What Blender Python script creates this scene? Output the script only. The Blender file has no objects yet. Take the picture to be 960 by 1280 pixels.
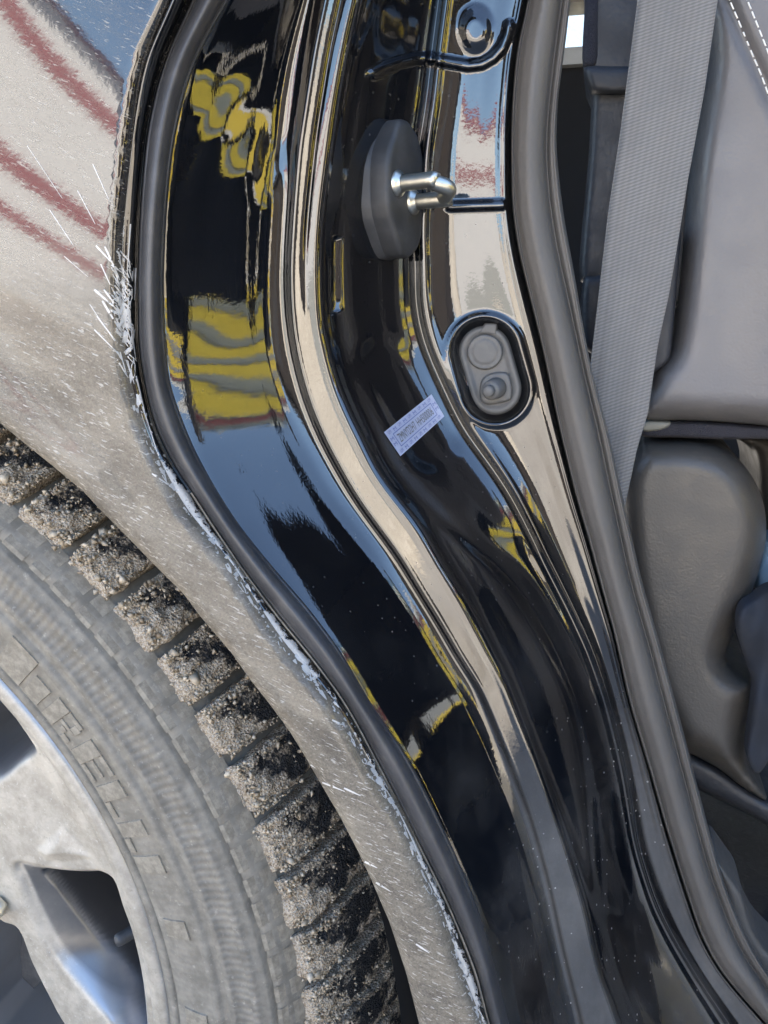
import bpy, bmesh, math, random
import numpy as np
from mathutils import Vector, Matrix
from mathutils.geometry import delaunay_2d_cdt
from mathutils.bvhtree import BVHTree

random.seed(7); rng = np.random.default_rng(7)
R = math.radians
sc = bpy.context.scene
col = sc.collection

# ------------------------------------------------------------------ camera, sky, sun, exposure
SC = 0.8                      # scene units -> metres
CAMZ = 0.735                  # height of the camera above the ground
F = 1000.0; TH = R(15); YAW = R(-15)
cT, sT, cY, sY = math.cos(TH), math.sin(TH), math.cos(YAW), math.sin(YAW)
cam = bpy.data.cameras.new('camera'); camo = bpy.data.objects.new('camera', cam); col.objects.link(camo)
right = Vector((cY, -sY, 0)); up = Vector((sT*sY, sT*cY, cT)); fwd = Vector((cT*sY, cT*cY, -sT))
camo.matrix_world = Matrix(((right.x, up.x, -fwd.x, 0), (right.y, up.y, -fwd.y, 0), (right.z, up.z, -fwd.z, CAMZ), (0, 0, 0, 1)))
cam.sensor_width = 36; cam.lens = F/1280*36; cam.clip_start = 0.01; cam.clip_end = 1000
sc.camera = camo

SUN = Vector((-0.28, 0.70, 0.68)).normalized()      # towards the sun
w = bpy.data.worlds.new('World'); sc.world = w; w.use_nodes = True
nt = w.node_tree; nt.nodes.clear()
sky = nt.nodes.new('ShaderNodeTexSky'); sky.sky_type = 'NISHITA'; sky.sun_disc = False
sky.sun_elevation = math.asin(SUN.z); sky.sun_rotation = math.atan2(SUN.x, SUN.y)
sky.air_density = 1.0; sky.dust_density = 0.6; sky.ozone_density = 1.5
bg = nt.nodes.new('ShaderNodeBackground'); bg.inputs[1].default_value = 0.12
wo = nt.nodes.new('ShaderNodeOutputWorld')
nt.links.new(sky.outputs[0], bg.inputs[0]); nt.links.new(bg.outputs[0], wo.inputs[0])
sl = bpy.data.lights.new('sun', 'SUN'); sl.energy = 5.0; sl.angle = R(0.53); sl.color = (1, 0.91, 0.79)
so = bpy.data.objects.new('sun', sl); col.objects.link(so)
so.rotation_euler = (-SUN).to_track_quat('-Z', 'Y').to_euler()
sc.view_settings.view_transform = 'Standard'; sc.view_settings.look = 'None'
sc.view_settings.exposure = 2.72; sc.view_settings.gamma = 1; sc.view_settings.use_curve_mapping = False
sc.render.engine = 'CYCLES'
sc.cycles.max_bounces = 10; sc.cycles.glossy_bounces = 6; sc.cycles.use_denoising = True
sc.cycles.sample_clamp_indirect = 12.0

# ------------------------------------------------------------------ photograph geometry -> world
def rays(x, y):
    u = (np.asarray(x, float)-480)/F; v = (640-np.asarray(y, float))/F
    Y = cT+v*sT; Z = -sT+v*cT
    return u*cY+Y*sY, -u*sY+Y*cY, Z
def P(x, y, Y):                                # a point seen at (x, y) lying at distance Y out from the camera (car side axis)
    a, b, c = rays(x, y); k = np.asarray(Y, float)/b
    return np.stack([a*k, b*k, c*k], -1)
def W(p): return np.asarray(p)*SC + np.array([0, 0, CAMZ])

def project(p):
    p = np.asarray(p, float); d = p@np.array(fwd); return np.stack([480+F*(p@np.array(right))/d, 640-F*(p@np.array(up))/d], -1)
def smooth1(a, n):
    if n < 1: return a
    k = np.exp(-0.5*(np.arange(-3*n, 3*n+1)/n)**2); k /= k.sum()
    pl = np.r_[2*a[0]-a[1:3*n+1][::-1], a, 2*a[-1]-a[-3*n-1:-1][::-1]]
    return np.convolve(pl, k, 'valid')
def sstep(e0, e1, x):
    t = np.clip((x-e0)/(e1-e0), 0, 1); return t*t*(3-2*t)

# ------------------------------------------------------------------ materials
def new_mat(name):
    m = bpy.data.materials.new(name); m.use_nodes = True
    return m, m.node_tree, m.node_tree.nodes['Principled BSDF']
class NB:
    def __init__(s, t): s.t = t
    def n(s, ty, **kw):
        nd = s.t.nodes.new(ty)
        for k, v in kw.items(): setattr(nd, k, v)
        return nd
    def l(s, a, b): s.t.links.new(a, b)
    def coord(s, scale=(1, 1, 1), rot=(0, 0, 0), kind='Object'):
        tc = s.n('ShaderNodeTexCoord'); mp = s.n('ShaderNodeMapping')
        r_ = s.n('ShaderNodeMapping'); r_.inputs['Rotation'].default_value = rot
        s.l(tc.outputs[kind], r_.inputs['Vector'])
        mp.inputs['Scale'].default_value = scale
        s.l(r_.outputs[0], mp.inputs['Vector']); return mp.outputs[0]
    def noise(s, vec, scale, detail=4, rough=0.55, dist=0):
        nd = s.n('ShaderNodeTexNoise'); nd.inputs['Scale'].default_value = scale
        nd.inputs['Detail'].default_value = detail; nd.inputs['Roughness'].default_value = rough
        nd.inputs['Distortion'].default_value = dist
        s.l(vec, nd.inputs['Vector']); return nd.outputs['Fac']
    def vor(s, vec, scale, feat='F1', out='Distance', rand=1):
        nd = s.n('ShaderNodeTexVoronoi', feature=feat); nd.inputs['Scale'].default_value = scale
        nd.inputs['Randomness'].default_value = rand
        s.l(vec, nd.inputs['Vector']); return nd.outputs[out]
    def ramp(s, fac, a, b, va=0.0, vb=1.0):
        nd = s.n('ShaderNodeMapRange'); nd.interpolation_type = 'SMOOTHSTEP'
        for k, v in zip((1, 2, 3, 4), (a, b, va, vb)): nd.inputs[k].default_value = v
        s.l(fac, nd.inputs[0]); return nd.outputs[0]
    def math(s, op, a, b=None):
        nd = s.n('ShaderNodeMath', operation=op)
        for i, q in enumerate((a, b)):
            if q is None: continue
            if isinstance(q, (int, float)): nd.inputs[i].default_value = q
            else: s.l(q, nd.inputs[i])
        return nd.outputs[0]
    def mix(s, fac, a, b):
        nd = s.n('ShaderNodeMix', data_type='RGBA')
        if isinstance(fac, (int, float)): nd.inputs[0].default_value = fac
        else: s.l(fac, nd.inputs[0])
        for i, q in ((6, a), (7, b)):
            if isinstance(q, tuple): nd.inputs[i].default_value = (*q, 1)
            else: s.l(q, nd.inputs[i])
        return nd.outputs[2]
    def bump(s, h, strength, dist, nrm=None):
        nd = s.n('ShaderNodeBump'); nd.inputs['Strength'].default_value = strength; nd.inputs['Distance'].default_value = dist
        s.l(h, nd.inputs['Height'])
        if nrm is not None: s.l(nrm, nd.inputs['Normal'])
        return nd.outputs[0]
    def mixshader(s, fac, a, b):
        nd = s.n('ShaderNodeMixShader'); s.l(fac, nd.inputs[0]); s.l(a, nd.inputs[1]); s.l(b, nd.inputs[2]); return nd.outputs[0]
    def bsdf(s, color, rough, spec=0.5, metal=0.0):
        nd = s.n('ShaderNodeBsdfPrincipled')
        if isinstance(color, tuple): nd.inputs['Base Color'].default_value = (*color, 1)
        else: s.l(color, nd.inputs['Base Color'])
        nd.inputs['Roughness'].default_value = rough; nd.inputs['Specular IOR Level'].default_value = spec
        nd.inputs['Metallic'].default_value = metal
        return nd

def simple(name, color, rough, metal=0.0, ior=1.5, bump=None, dust=None, dcol=(.3, .28, .25)):
    m, t, b = new_mat(name); k = NB(t)
    b.inputs['Roughness'].default_value = rough; b.inputs['Metallic'].default_value = metal; b.inputs['IOR'].default_value = ior
    v = k.coord()
    n1 = k.noise(v, 40, 5)
    c2 = tuple(min(1, q*1.35) for q in color); c1 = tuple(q*0.75 for q in color)
    c = k.mix(n1, c1, c2)
    if dust:
        d = k.ramp(k.noise(v, dust[1], 6, .65), dust[2], dust[3], 0, dust[0])
        c = k.mix(d, c, dcol)
    k.l(c, b.inputs['Base Color'])
    if bump: k.l(k.bump(k.noise(v, bump[0], 4), bump[1], bump[2]), b.inputs['Normal'])
    return m

def paint(name):                                 # clean glossy black paint of the door jamb with specks of dust
    m, t, b = new_mat(name); k = NB(t); out = t.nodes['Material Output']
    v = k.coord(); vs = k.coord((1, 1, .22))
    b.inputs['Base Color'].default_value = (.004, .0045, .006, 1); b.inputs['Roughness'].default_value = 0.035
    b.inputs['IOR'].default_value = 1.92
    h = k.math('ADD', k.noise(vs, 900, 2), k.math('MULTIPLY', k.noise(v, 480, 3), .8))
    k.l(k.bump(h, .06, .0003), b.inputs['Normal'])
    d = k.bsdf((.34, .32, .29), .9, .2)
    spk = k.vor(v, 420); msk = k.noise(v, 9, 3)
    col_ = k.vor(v, 420, out='Color')
    sep = k.n('ShaderNodeSeparateColor'); k.l(col_, sep.inputs[0])
    size = k.ramp(sep.outputs[0], .82, 1.0, 0, .24)
    spot = k.math('LESS_THAN', spk, size)
    film = k.math('MULTIPLY', k.ramp(k.noise(v, 14, 6, .7), .4, .75), .075)
    film = k.math('ADD', film, k.math('MULTIPLY', k.ramp(k.noise(v, 1500, 2, .7), .62, .75), .06))
    lowz = k.n('ShaderNodeSeparateXYZ'); k.l(v, lowz.inputs[0])
    lw = k.ramp(lowz.outputs[2], .62, .45, .2, 1.6)
    gn = k.n('ShaderNodeNewGeometry'); gs = k.n('ShaderNodeSeparateXYZ'); k.l(gn.outputs['True Normal'], gs.inputs[0])
    out_ = k.math('MULTIPLY', k.ramp(gs.outputs[1], -.62, -.95), k.ramp(lowz.outputs[2], .60, .42, 0, .19))      # road film on the outward faces low down
    out_ = k.math('MULTIPLY', out_, k.ramp(k.noise(vs, 30, 5, .6), .25, .75, .55, 1.0))
    film = k.math('ADD', film, out_)
    f = k.math('ADD', k.math('MULTIPLY', film, lw), k.math('MULTIPLY', k.math('MULTIPLY', spot, k.ramp(msk, .35, .6)), k.math('MULTIPLY', lw, .75)))
    k.l(k.mixshader(f, b.outputs[0], d.outputs[0]), out.inputs[0])
    return m

def scraped_paint(name):                         # the black folded edge, scuffed white by a sideways scrape
    m = paint(name); t = m.node_tree; k = NB(t); out = t.nodes['Material Output']
    prev = out.inputs[0].links[0].from_socket
    tc = k.n('ShaderNodeTexCoord'); sp = k.n('ShaderNodeSeparateXYZ'); k.l(tc.outputs['UV'], sp.inputs[0])
    def uvn(sx, sy, sc_, det, ro, off=0):
        mp = k.n('ShaderNodeMapping'); mp.inputs['Scale'].default_value = (sx, sy, 1); mp.inputs['Location'].default_value = (off, off, 0)
        k.l(tc.outputs['UV'], mp.inputs[0]); return k.noise(mp.outputs[0], sc_, det, ro)
    dens = k.math('MULTIPLY', k.ramp(sp.outputs[1], .30, .42), uvn(.01, 14, 1, 2, .5))
    dens = k.math('ADD', dens, k.math('MULTIPLY', k.ramp(k.math('ABSOLUTE', k.math('SUBTRACT', sp.outputs[1], .31)), .055, .01), .34))
    f = k.math('ADD', uvn(3.0, 130, 1, 6, .78), k.math('MULTIPLY', k.math('SUBTRACT', .36, sp.outputs[0]), .62))
    f = k.math('ADD', f, k.math('MULTIPLY', k.math('SUBTRACT', dens, .5), .75))
    f = k.ramp(f, .445, .49)
    d = k.bsdf(k.mix(uvn(3, 160, 1, 5, .7), (.36, .34, .31), (.68, .655, .61)), .6, .3)
    k.l(k.bump(f, .4, .0004), d.inputs['Normal'])
    k.l(k.mixshader(f, prev, d.outputs[0]), out.inputs[0]); return m

def fender_paint(name):                          # black paint under road dust, streaked by driving spray
    m, t, b = new_mat(name); k = NB(t); out = t.nodes['Material Output']
    v = k.coord()
    st = k.coord((14, 14, 50), (0, R(-24), 0))        # streak direction: falling to the front
    st2 = k.coord((170, 170, 520), (0, R(-24), 0))
    st3 = k.coord((260, 350, 1500), (0, R(-22), 0))
    b.inputs['Base Color'].default_value = (.006, .006, .008, 1); b.inputs['Roughness'].default_value = .05; b.inputs['IOR'].default_value = 1.92
    k.l(k.bump(k.noise(v, 300, 2), .035, .0003), b.inputs['Normal'])
    sep = k.n('ShaderNodeSeparateXYZ'); k.l(v, sep.inputs[0])
    base = k.ramp(sep.outputs[2], DUST_HI, DUST_LO, .05, .82)
    n = k.math('ADD', k.math('MULTIPLY', k.math('SUBTRACT', k.noise(st, 1, 6, .65), .5), .60), k.math('MULTIPLY', k.math('SUBTRACT', k.noise(st2, 1, 3, .6), .5), .55))
    fl = k.math('MULTIPLY', k.ramp(k.noise(st3, 1, 2, .55), .59, .70), .50)
    gr = k.math('MULTIPLY', k.math('SUBTRACT', k.noise(v, 1600, 2, .6), .5), .22)
    f = k.math('ADD', k.math('ADD', base, n), k.math('ADD', fl, gr))
    cl = k.n('ShaderNodeClamp'); k.l(f, cl.inputs[0]); cl.inputs[1].default_value = .05; cl.inputs[2].default_value = .97
    dc = k.mix(k.ramp(k.math('ADD', k.math('MULTIPLY', k.noise(st, 1.3, 6, .7), .6), k.math('MULTIPLY', k.noise(v, 1100, 3, .7), .4)), .36, .64), (.125, .106, .08), (.285, .248, .19))
    dc = k.mix(fl, dc, (.66, .63, .57))
    d = k.bsdf(dc, .75, .35)
    k.l(k.bump(k.math('ADD', k.noise(v, 1400, 3), fl), .35, .0004), d.inputs['Normal'])
    k.l(k.mixshader(cl.outputs[0], b.outputs[0], d.outputs[0]), out.inputs[0])
    return m

def leather(name, color, rough=.5, scale=520, strength=.35):
    m, t, b = new_mat(name); k = NB(t); v = k.coord()
    b.inputs['Roughness'].default_value = rough
    d = k.vor(v, scale, 'SMOOTH_F1'); n = k.noise(v, scale*.5, 3)
    c = k.mix(k.noise(v, 30, 6, .65), tuple(q*.8 for q in color), tuple(q*1.2 for q in color))
    k.l(c, b.inputs['Base Color'])
    k.l(k.bump(k.math('ADD', k.math('MULTIPLY', d, -1.0), n), strength, .0006), b.inputs['Normal'])
    k.l(k.ramp(k.noise(v, 60, 4), .3, .7, rough-.08, rough+.1), b.inputs['Roughness'])
    return m

_z = lambda y, Y: float(P(100, y, Y)[2])*SC + CAMZ
DUST_HI, DUST_LO = _z(250, .36), _z(480, .36)
M = {}
M['paint'] = paint('black_gloss_paint')
M['fender'] = fender_paint('dusty_black_paint'); M['scraped'] = scraped_paint('scraped_black_paint')
M['strip_rubber'] = simple('weatherstrip_rubber', (.050, .050, .052), .42, bump=(900, .15, .0004), dust=(.5, 60, .45, .8), dcol=(.13, .125, .12))
M['seal_rubber'] = leather('seal_rubber_skin', (.100, .092, .082), .5, 900, .2)
M['edge_primer'] = simple('edge_dust', (.26, .235, .19), .8, dust=(.6, 200, .4, .6), dcol=(.12, .11, .1))
M['plastic'] = simple('black_plastic', (.030, .031, .033), .5, bump=(1200, .2, .0003), dust=(.25, 80, .4, .8), dcol=(.12, .12, .12))
M['plug'] = simple('grey_rubber_plug', (.105, .104, .100), .5, bump=(500, .1, .0003), dust=(.3, 120, .45, .7), dcol=(.2, .19, .17))
M['steel'] = simple('zinc_steel', (.62, .60, .52), .36, 1.0, bump=(180, .2, .0006))
M['trim'] = leather('charcoal_trim', (.030, .031, .035), .5, 420, .35)
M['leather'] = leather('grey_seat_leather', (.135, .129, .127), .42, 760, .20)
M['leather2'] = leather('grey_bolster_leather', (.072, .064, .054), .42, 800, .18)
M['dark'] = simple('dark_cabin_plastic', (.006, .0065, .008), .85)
M['pile'] = simple('felt_carpet', (.035, .035, .045), .95, bump=(1500, .8, .002))
M['cloth'] = simple('navy_cloth', (.020, .023, .030), .95, bump=(1800, .6, .001))
M['pale_cloth'] = simple('pale_blue_cloth', (.22, .30, .36), .9, bump=(1500, .5, .001))
M['thread'] = simple('white_thread', (.72, .70, .64), .7)
M['scrape'] = simple('white_scraped_paint', (.60, .575, .53), .7, bump=(600, .4, .0004), dust=(.35, 500, .5, .7), dcol=(.35, .35, .36))
M['mat_dirty'] = simple('dark_floor_mat', (.014, .015, .018), .5, bump=(160, .6, .002), dust=(.5, 25, .55, .8), dcol=(.06, .065, .075))

def fabric_belt():
    m, t, b = new_mat('grey_belt_webbing'); k = NB(t)
    tc = k.n('ShaderNodeTexCoord'); mp = k.n('ShaderNodeMapping'); k.l(tc.outputs['UV'], mp.inputs[0])
    w1 = k.n('ShaderNodeTexWave', wave_type='BANDS', bands_direction='Y'); w1.inputs['Scale'].default_value = 62; w1.inputs['Distortion'].default_value = .5
    w1.inputs['Detail'].default_value = 1
    w2 = k.n('ShaderNodeTexWave', wave_type='BANDS', bands_direction='X'); w2.inputs['Scale'].default_value = 11; w2.inputs['Distortion'].default_value = .3
    k.l(mp.outputs[0], w1.inputs[0]); k.l(mp.outputs[0], w2.inputs[0])
    v = k.coord()
    h = k.math('ADD', w1.outputs['Fac'], k.math('MULTIPLY', w2.outputs['Fac'], .35))
    c = k.mix(k.ramp(h, .2, 1.2), (.125, .122, .116), (.195, .191, .182))
    c = k.mix(k.ramp(k.noise(v, 40, 5, .7), .35, .75, 0, .35), c, (.10, .10, .10))
    k.l(c, b.inputs['Base Color']); b.inputs['Roughness'].default_value = .7
    b.inputs['Sheen Weight'].default_value = .25
    k.l(k.bump(h, .28, .0005), b.inputs['Normal'])
    return m
M['belt'] = fabric_belt()

def tyre_mat():
    m, t, b = new_mat('dusty_tyre_sidewall'); k = NB(t); v = k.coord()
    tc = k.n('ShaderNodeTexCoord')
    wv = k.n('ShaderNodeTexWave', wave_type='BANDS', bands_direction='X'); wv.inputs['Scale'].default_value = 1; wv.inputs['Distortion'].default_value = .1
    wv.inputs['Detail'].default_value = 2; wv.inputs['Detail Scale'].default_value = .6
    mp = k.n('ShaderNodeMapping'); mp.inputs['Scale'].default_value = (150, 3, 1); k.l(tc.outputs['UV'], mp.inputs[0]); k.l(mp.outputs[0], wv.inputs[0])
    sp = k.n('ShaderNodeSeparateXYZ'); k.l(tc.outputs['UV'], sp.inputs[0])
    rib = k.math('MULTIPLY', wv.outputs['Fac'], k.ramp(k.math('ABSOLUTE', k.math('SUBTRACT', sp.outputs[1], .79)), .13, .10, .30, 1.0))
    n = k.noise(v, 90, 6, .65)
    c = k.mix(k.ramp(n, .3, .7), (.150, .137, .112), (.250, .230, .190))
    c = k.mix(k.math('MULTIPLY', rib, .30), c, (.07, .07, .07))
    c = k.mix(k.ramp(k.noise(v, 260, 4, .7), .58, .72, 0, .45), c, (.42, .39, .33))
    k.l(c, b.inputs['Base Color']); b.inputs['Roughness'].default_value = .8
    h = k.math('ADD', rib, k.math('MULTIPLY', n, .8))
    k.l(k.bump(h, .45, .0006), b.inputs['Normal'])
    return m
M['tyre'] = tyre_mat()
def letter_mat():
    m, t, b = new_mat('dusty_raised_letter'); k = NB(t); v = k.coord(kind='Object')
    c = k.mix(k.ramp(k.noise(v, 200, 6, .7), .35, .7), (.18, .16, .125), (.30, .27, .215))
    k.l(c, b.inputs['Base Color']); b.inputs['Roughness'].default_value = .75
    k.l(k.bump(k.noise(v, 500, 4), .3, .0005), b.inputs['Normal'])
    return m
M['letter'] = letter_mat()
def crust_mat():                                  # rubber lugs under a crust of frozen dirt
    m, t, b = new_mat('icy_dirt_on_rubber'); k = NB(t); v = k.coord()
    at = k.n('ShaderNodeAttribute', attribute_name='crust')
    big = k.noise(v, 75, 5, .62); fine = k.noise(v, 700, 5, .7)
    f = k.ramp(k.math('ADD', k.math('ADD', at.outputs['Fac'], k.math('MULTIPLY', k.math('SUBTRACT', big, .5), 2.2)), k.math('MULTIPLY', k.math('SUBTRACT', fine, .5), .8)), .40, .62)
    ice = k.mix(k.ramp(fine, .35, .65), (.25, .19, .125), (.60, .515, .395))
    ice = k.mix(k.ramp(k.vor(v, 900), .0, .5), (.62, .58, .52), ice)
    c = k.mix(f, (.016, .017, .019), ice)
    k.l(c, b.inputs['Base Color']); b.inputs['Roughness'].default_value = .75
    h = k.math('ADD', k.math('MULTIPLY', f, 1.5), k.math('ADD', fine, k.math('MULTIPLY', k.vor(v, 800), 1.0)))
    k.l(k.bump(h, .8, .0018), b.inputs['Normal'])
    return m
M['crust'] = crust_mat()
def grain_mat():
    m, t, b = new_mat('frozen_grit'); k = NB(t); v = k.coord()
    gi = k.n('ShaderNodeNewGeometry')
    c = k.mix(gi.outputs['Random Per Island'], (.25, .19, .12), (.60, .515, .39))
    k.l(c, b.inputs['Base Color']); b.inputs['Roughness'].default_value = .45
    b.inputs['Subsurface Weight'].default_value = .0
    return m
M['grain'] = grain_mat()
def alloy():
    m, t, b = new_mat('dusty_silver_alloy'); k = NB(t); out = t.nodes['Material Output']; v = k.coord()
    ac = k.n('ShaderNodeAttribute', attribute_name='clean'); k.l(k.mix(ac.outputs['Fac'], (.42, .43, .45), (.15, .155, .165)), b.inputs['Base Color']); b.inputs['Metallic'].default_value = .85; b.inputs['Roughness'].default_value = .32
    dcl = k.mix(k.ramp(k.noise(v, 60, 8, .72), .3, .7), (.30, .262, .20), (.54, .485, .39)); dcl = k.mix(k.ramp(k.noise(v, 420, 4, .7), .60, .70, 0, .7), dcl, (.66, .62, .54)); dcl = k.mix(k.ramp(k.noise(v, 300, 4, .7), .62, .72, 0, .5), dcl, (.15, .13, .10))
    d = k.bsdf(dcl, .75, .3); k.l(k.bump(k.noise(v, 350, 5, .7), .35, .0008), d.inputs['Normal'])
    geo = k.n('ShaderNodeNewGeometry'); sep = k.n('ShaderNodeSeparateXYZ'); k.l(geo.outputs['Normal'], sep.inputs[0])
    fy = k.ramp(sep.outputs[1], -.45, -.95, .06, .80)          # dust sits on the outward face, the window walls stay cleaner
    at = k.n('ShaderNodeAttribute', attribute_name='clean')
    fy = k.math('MULTIPLY', fy, k.math('SUBTRACT', 1.0, k.math('MULTIPLY', at.outputs['Fac'], .85)))
    f = k.math('ADD', fy, k.math('MULTIPLY', k.math('SUBTRACT', k.noise(v, 25, 6, .7), .5), .3))
    k.l(k.mixshader(f, b.outputs[0], d.outputs[0]), out.inputs[0])
    return m
M['alloy'] = alloy()
M['barrel'] = simple('grimy_wheel_barrel', (.10, .095, .09), .7, dust=(.5, 40, .4, .7))
M['sticker'] = simple('pale_blue_label', (.34, .37, .48), .5)
M['ink'] = simple('label_ink', (.10, .12, .28), .6)
M['ink2'] = simple('label_number_ink', (.10, .10, .09), .5)

# ------------------------------------------------------------------ mesh helpers (units in, metres out)
def link(name, me, mat, parent, smooth=True, kind=None, label=None):
    o = bpy.data.objects.new(name, me); col.objects.link(o)
    if parent is not None: o.parent = parent
    if mat is not None: me.materials.append(mat)
    if smooth: me.polygons.foreach_set('use_smooth', np.ones(len(me.polygons), bool))
    if kind: o['kind'] = kind
    if label: o['label'] = label
    return o
def raw_mesh(name, verts, faces):
    me = bpy.data.meshes.new(name); me.from_pydata([tuple(v) for v in verts], [], [tuple(f) for f in faces]); me.update(); return me
def grid_faces(n, m, closed=False):
    i = np.arange(n-1)[:, None]; j = np.arange(m if closed else m-1)[None, :]
    a = i*m+j; b = i*m+(j+1) % m
    return np.stack([a, a+m, b+m, b], -1).reshape(-1, 4)
def quads_mesh(name, V, Q, flip=False):
    me = bpy.data.meshes.new(name); Q = np.asarray(Q); Q = Q[:, ::-1] if flip else Q
    me.vertices.add(len(V)); me.vertices.foreach_set('co', np.asarray(V, float).ravel())
    me.loops.add(Q.size); me.loops.foreach_set('vertex_index', Q.ravel().astype(np.int32))
    me.polygons.add(len(Q)); me.polygons.foreach_set('loop_start', np.arange(0, Q.size, Q.shape[1], dtype=np.int32))
    me.polygons.foreach_set('loop_total', np.full(len(Q), Q.shape[1], np.int32)); me.update(); me.validate()
    return me
def catmull(pts, n, closed=False):
    p = np.asarray(pts, float); N = len(p); out = []
    rg = range(N if closed else N-1)
    for i in rg:
        if closed: p0, p1, p2, p3 = p[(i-1) % N], p[i], p[(i+1) % N], p[(i+2) % N]
        else: p0, p1, p2, p3 = p[max(i-1, 0)], p[i], p[i+1], p[min(i+2, N-1)]
        t = np.linspace(0, 1, n, endpoint=False)[:, None]
        out.append(.5*((2*p1)+(-p0+p2)*t+(2*p0-5*p1+4*p2-p3)*t*t+(-p0+3*p1-3*p2+p3)*t**3))
    if not closed: out.append(p[-1:])
    return np.concatenate(out)
def resample(p, step, closed):
    q = np.vstack([p, p[:1]]) if closed else p
    d = np.r_[0, np.cumsum(np.hypot(*np.diff(q, axis=0).T))]; n = max(3, int(d[-1]/step))
    t = np.linspace(0, d[-1], n, endpoint=not closed)
    return np.stack([np.interp(t, d, q[:, 0]), np.interp(t, d, q[:, 1])], -1)
def seg_dist(p, a, b):
    ab = b-a; t = np.clip(((p-a)@ab)/max(ab@ab, 1e-9), 0, 1); return np.hypot(*(p-(a+t[:, None]*ab)).T)
def poly_dist(p, poly, closed=True):
    d = np.full(len(p), 1e9); n = len(poly)
    for i in range(n if closed else n-1): d = np.minimum(d, seg_dist(p, poly[i], poly[(i+1) % n]))
    return d
def inside(p, poly):
    x, y = p.T; r = np.zeros(len(p), bool); n = len(poly)
    for i in range(n):
        a, b = poly[i], poly[(i+1) % n]
        c = (a[1] > y) != (b[1] > y)
        r ^= c & (x < (b[0]-a[0])*(y-a[1])/((b[1]-a[1]) or 1e-12)+a[0])
    return r

def pillow(name, poly, Y, rw, rh, back, mat, parent, step=6, smooth_poly=6, hfn=None, label=None, holes=(), skirt=True):
    """a solid with the outline poly (closed), bulging towards the viewer with a rounded border, and real thickness behind"""
    outl = resample(catmull(poly, smooth_poly, True) if smooth_poly else np.asarray(poly, float), step, True)
    loops = [outl]+[resample(catmull(h, 6, True), step, True) for h in holes]
    lo, hi = outl.min(0), outl.max(0)
    gx, gy = np.meshgrid(np.arange(lo[0], hi[0], step), np.arange(lo[1], hi[1], step)); g = np.stack([gx.ravel(), gy.ravel()], -1)
    g[:, 0] += (np.round((g[:, 1]-lo[1])/step) % 2)*step*.5
    ok = inside(g, outl)
    for h in loops[1:]: ok &= ~inside(g, h)
    g = g[ok]; db = np.min([poly_dist(g, q) for q in loops], 0); g = g[db > step*.55]
    # dense rings inside the rounded border
    rings = []
    for f in (.06, .2, .4, .65):
        off = rw*f
        if off < 1.2: continue
        for q in loops:
            t = np.roll(q, -1, 0)-np.roll(q, 1, 0); nn = np.stack([-t[:, 1], t[:, 0]], -1); nn /= np.linalg.norm(nn, axis=1)[:, None]+1e-9
            c = q+nn*off; c2 = q-nn*off
            c = np.where(inside(c, outl)[:, None], c, c2); rings.append(c)
    if rings:
        r_ = np.concatenate(rings); k = inside(r_, outl)
        for h in loops[1:]: k &= ~inside(r_, h)
        r_ = r_[k]; d = np.min([poly_dist(r_, q) for q in loops], 0); r_ = r_[d > .05*rw]
        keep = np.ones(len(g), bool)
        g = g[np.min([poly_dist(g, q) for q in loops], 0) > rw*.7] if rw*.65 >= 1.2 else g
        g = np.concatenate([g, r_])
    bnd = np.concatenate(loops); V2 = np.concatenate([bnd, g]); nb = len(bnd)
    E = []; o0 = 0
    for q in loops:
        m = len(q); E += [(o0+i, o0+(i+1) % m) for i in range(m)]; o0 += m
    vo, eo, fo, ov, oe, of = delaunay_2d_cdt([Vector(p) for p in V2], E, [], 0 if False else 1 if not holes else 2, 1e-4)
    vo = np.array([tuple(v) for v in vo]); fo = [f for f in fo]
    if holes:
        cen = np.array([vo[list(f)].mean(0) for f in fo]); k = inside(cen, outl)
        for h in loops[1:]: k &= ~inside(cen, h)
        fo = [f for f, q in zip(fo, k) if q]
    d = np.min([poly_dist(vo, q) for q in loops], 0)
    t = np.clip(d/max(rw, 1e-6), 0, 1); h = rh*np.sqrt(np.clip(1-(1-t)**2, 0, 1))
    Yb = Y(vo[:, 0], vo[:, 1]) if callable(Y) else np.full(len(vo), float(Y))
    if hfn is not None: h = h+hfn(vo[:, 0], vo[:, 1], d)
    V = P(vo[:, 0], vo[:, 1], Yb-h)
    F_ = [tuple(f) for f in fo]
    # orientation: face the camera
    def flip(f):
        a, b, c = V[f[0]], V[f[1]], V[f[2]]; return np.dot(np.cross(b-a, c-a), a) > 0
    F_ = [f[::-1] if flip(f) else f for f in F_]
    if skirt:
        cnt = {}
        for f in F_:
            for i in range(len(f)):
                e = (f[i], f[(i+1) % len(f)]); cnt[e] = 1
        be = [e for e in cnt if (e[1], e[0]) not in cnt]
        idx = {}; VV = list(V)
        def bk(i):
            if i not in idx: idx[i] = len(VV); VV.append(V[i]+np.array([0, back, 0]))
            return idx[i]
        F_ = F_+[(e[1], e[0], bk(e[0]), bk(e[1])) for e in be]; V = np.array(VV)
    me = raw_mesh(name, W(V), F_)
    return link(name, me, mat, parent, label=label)

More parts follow.
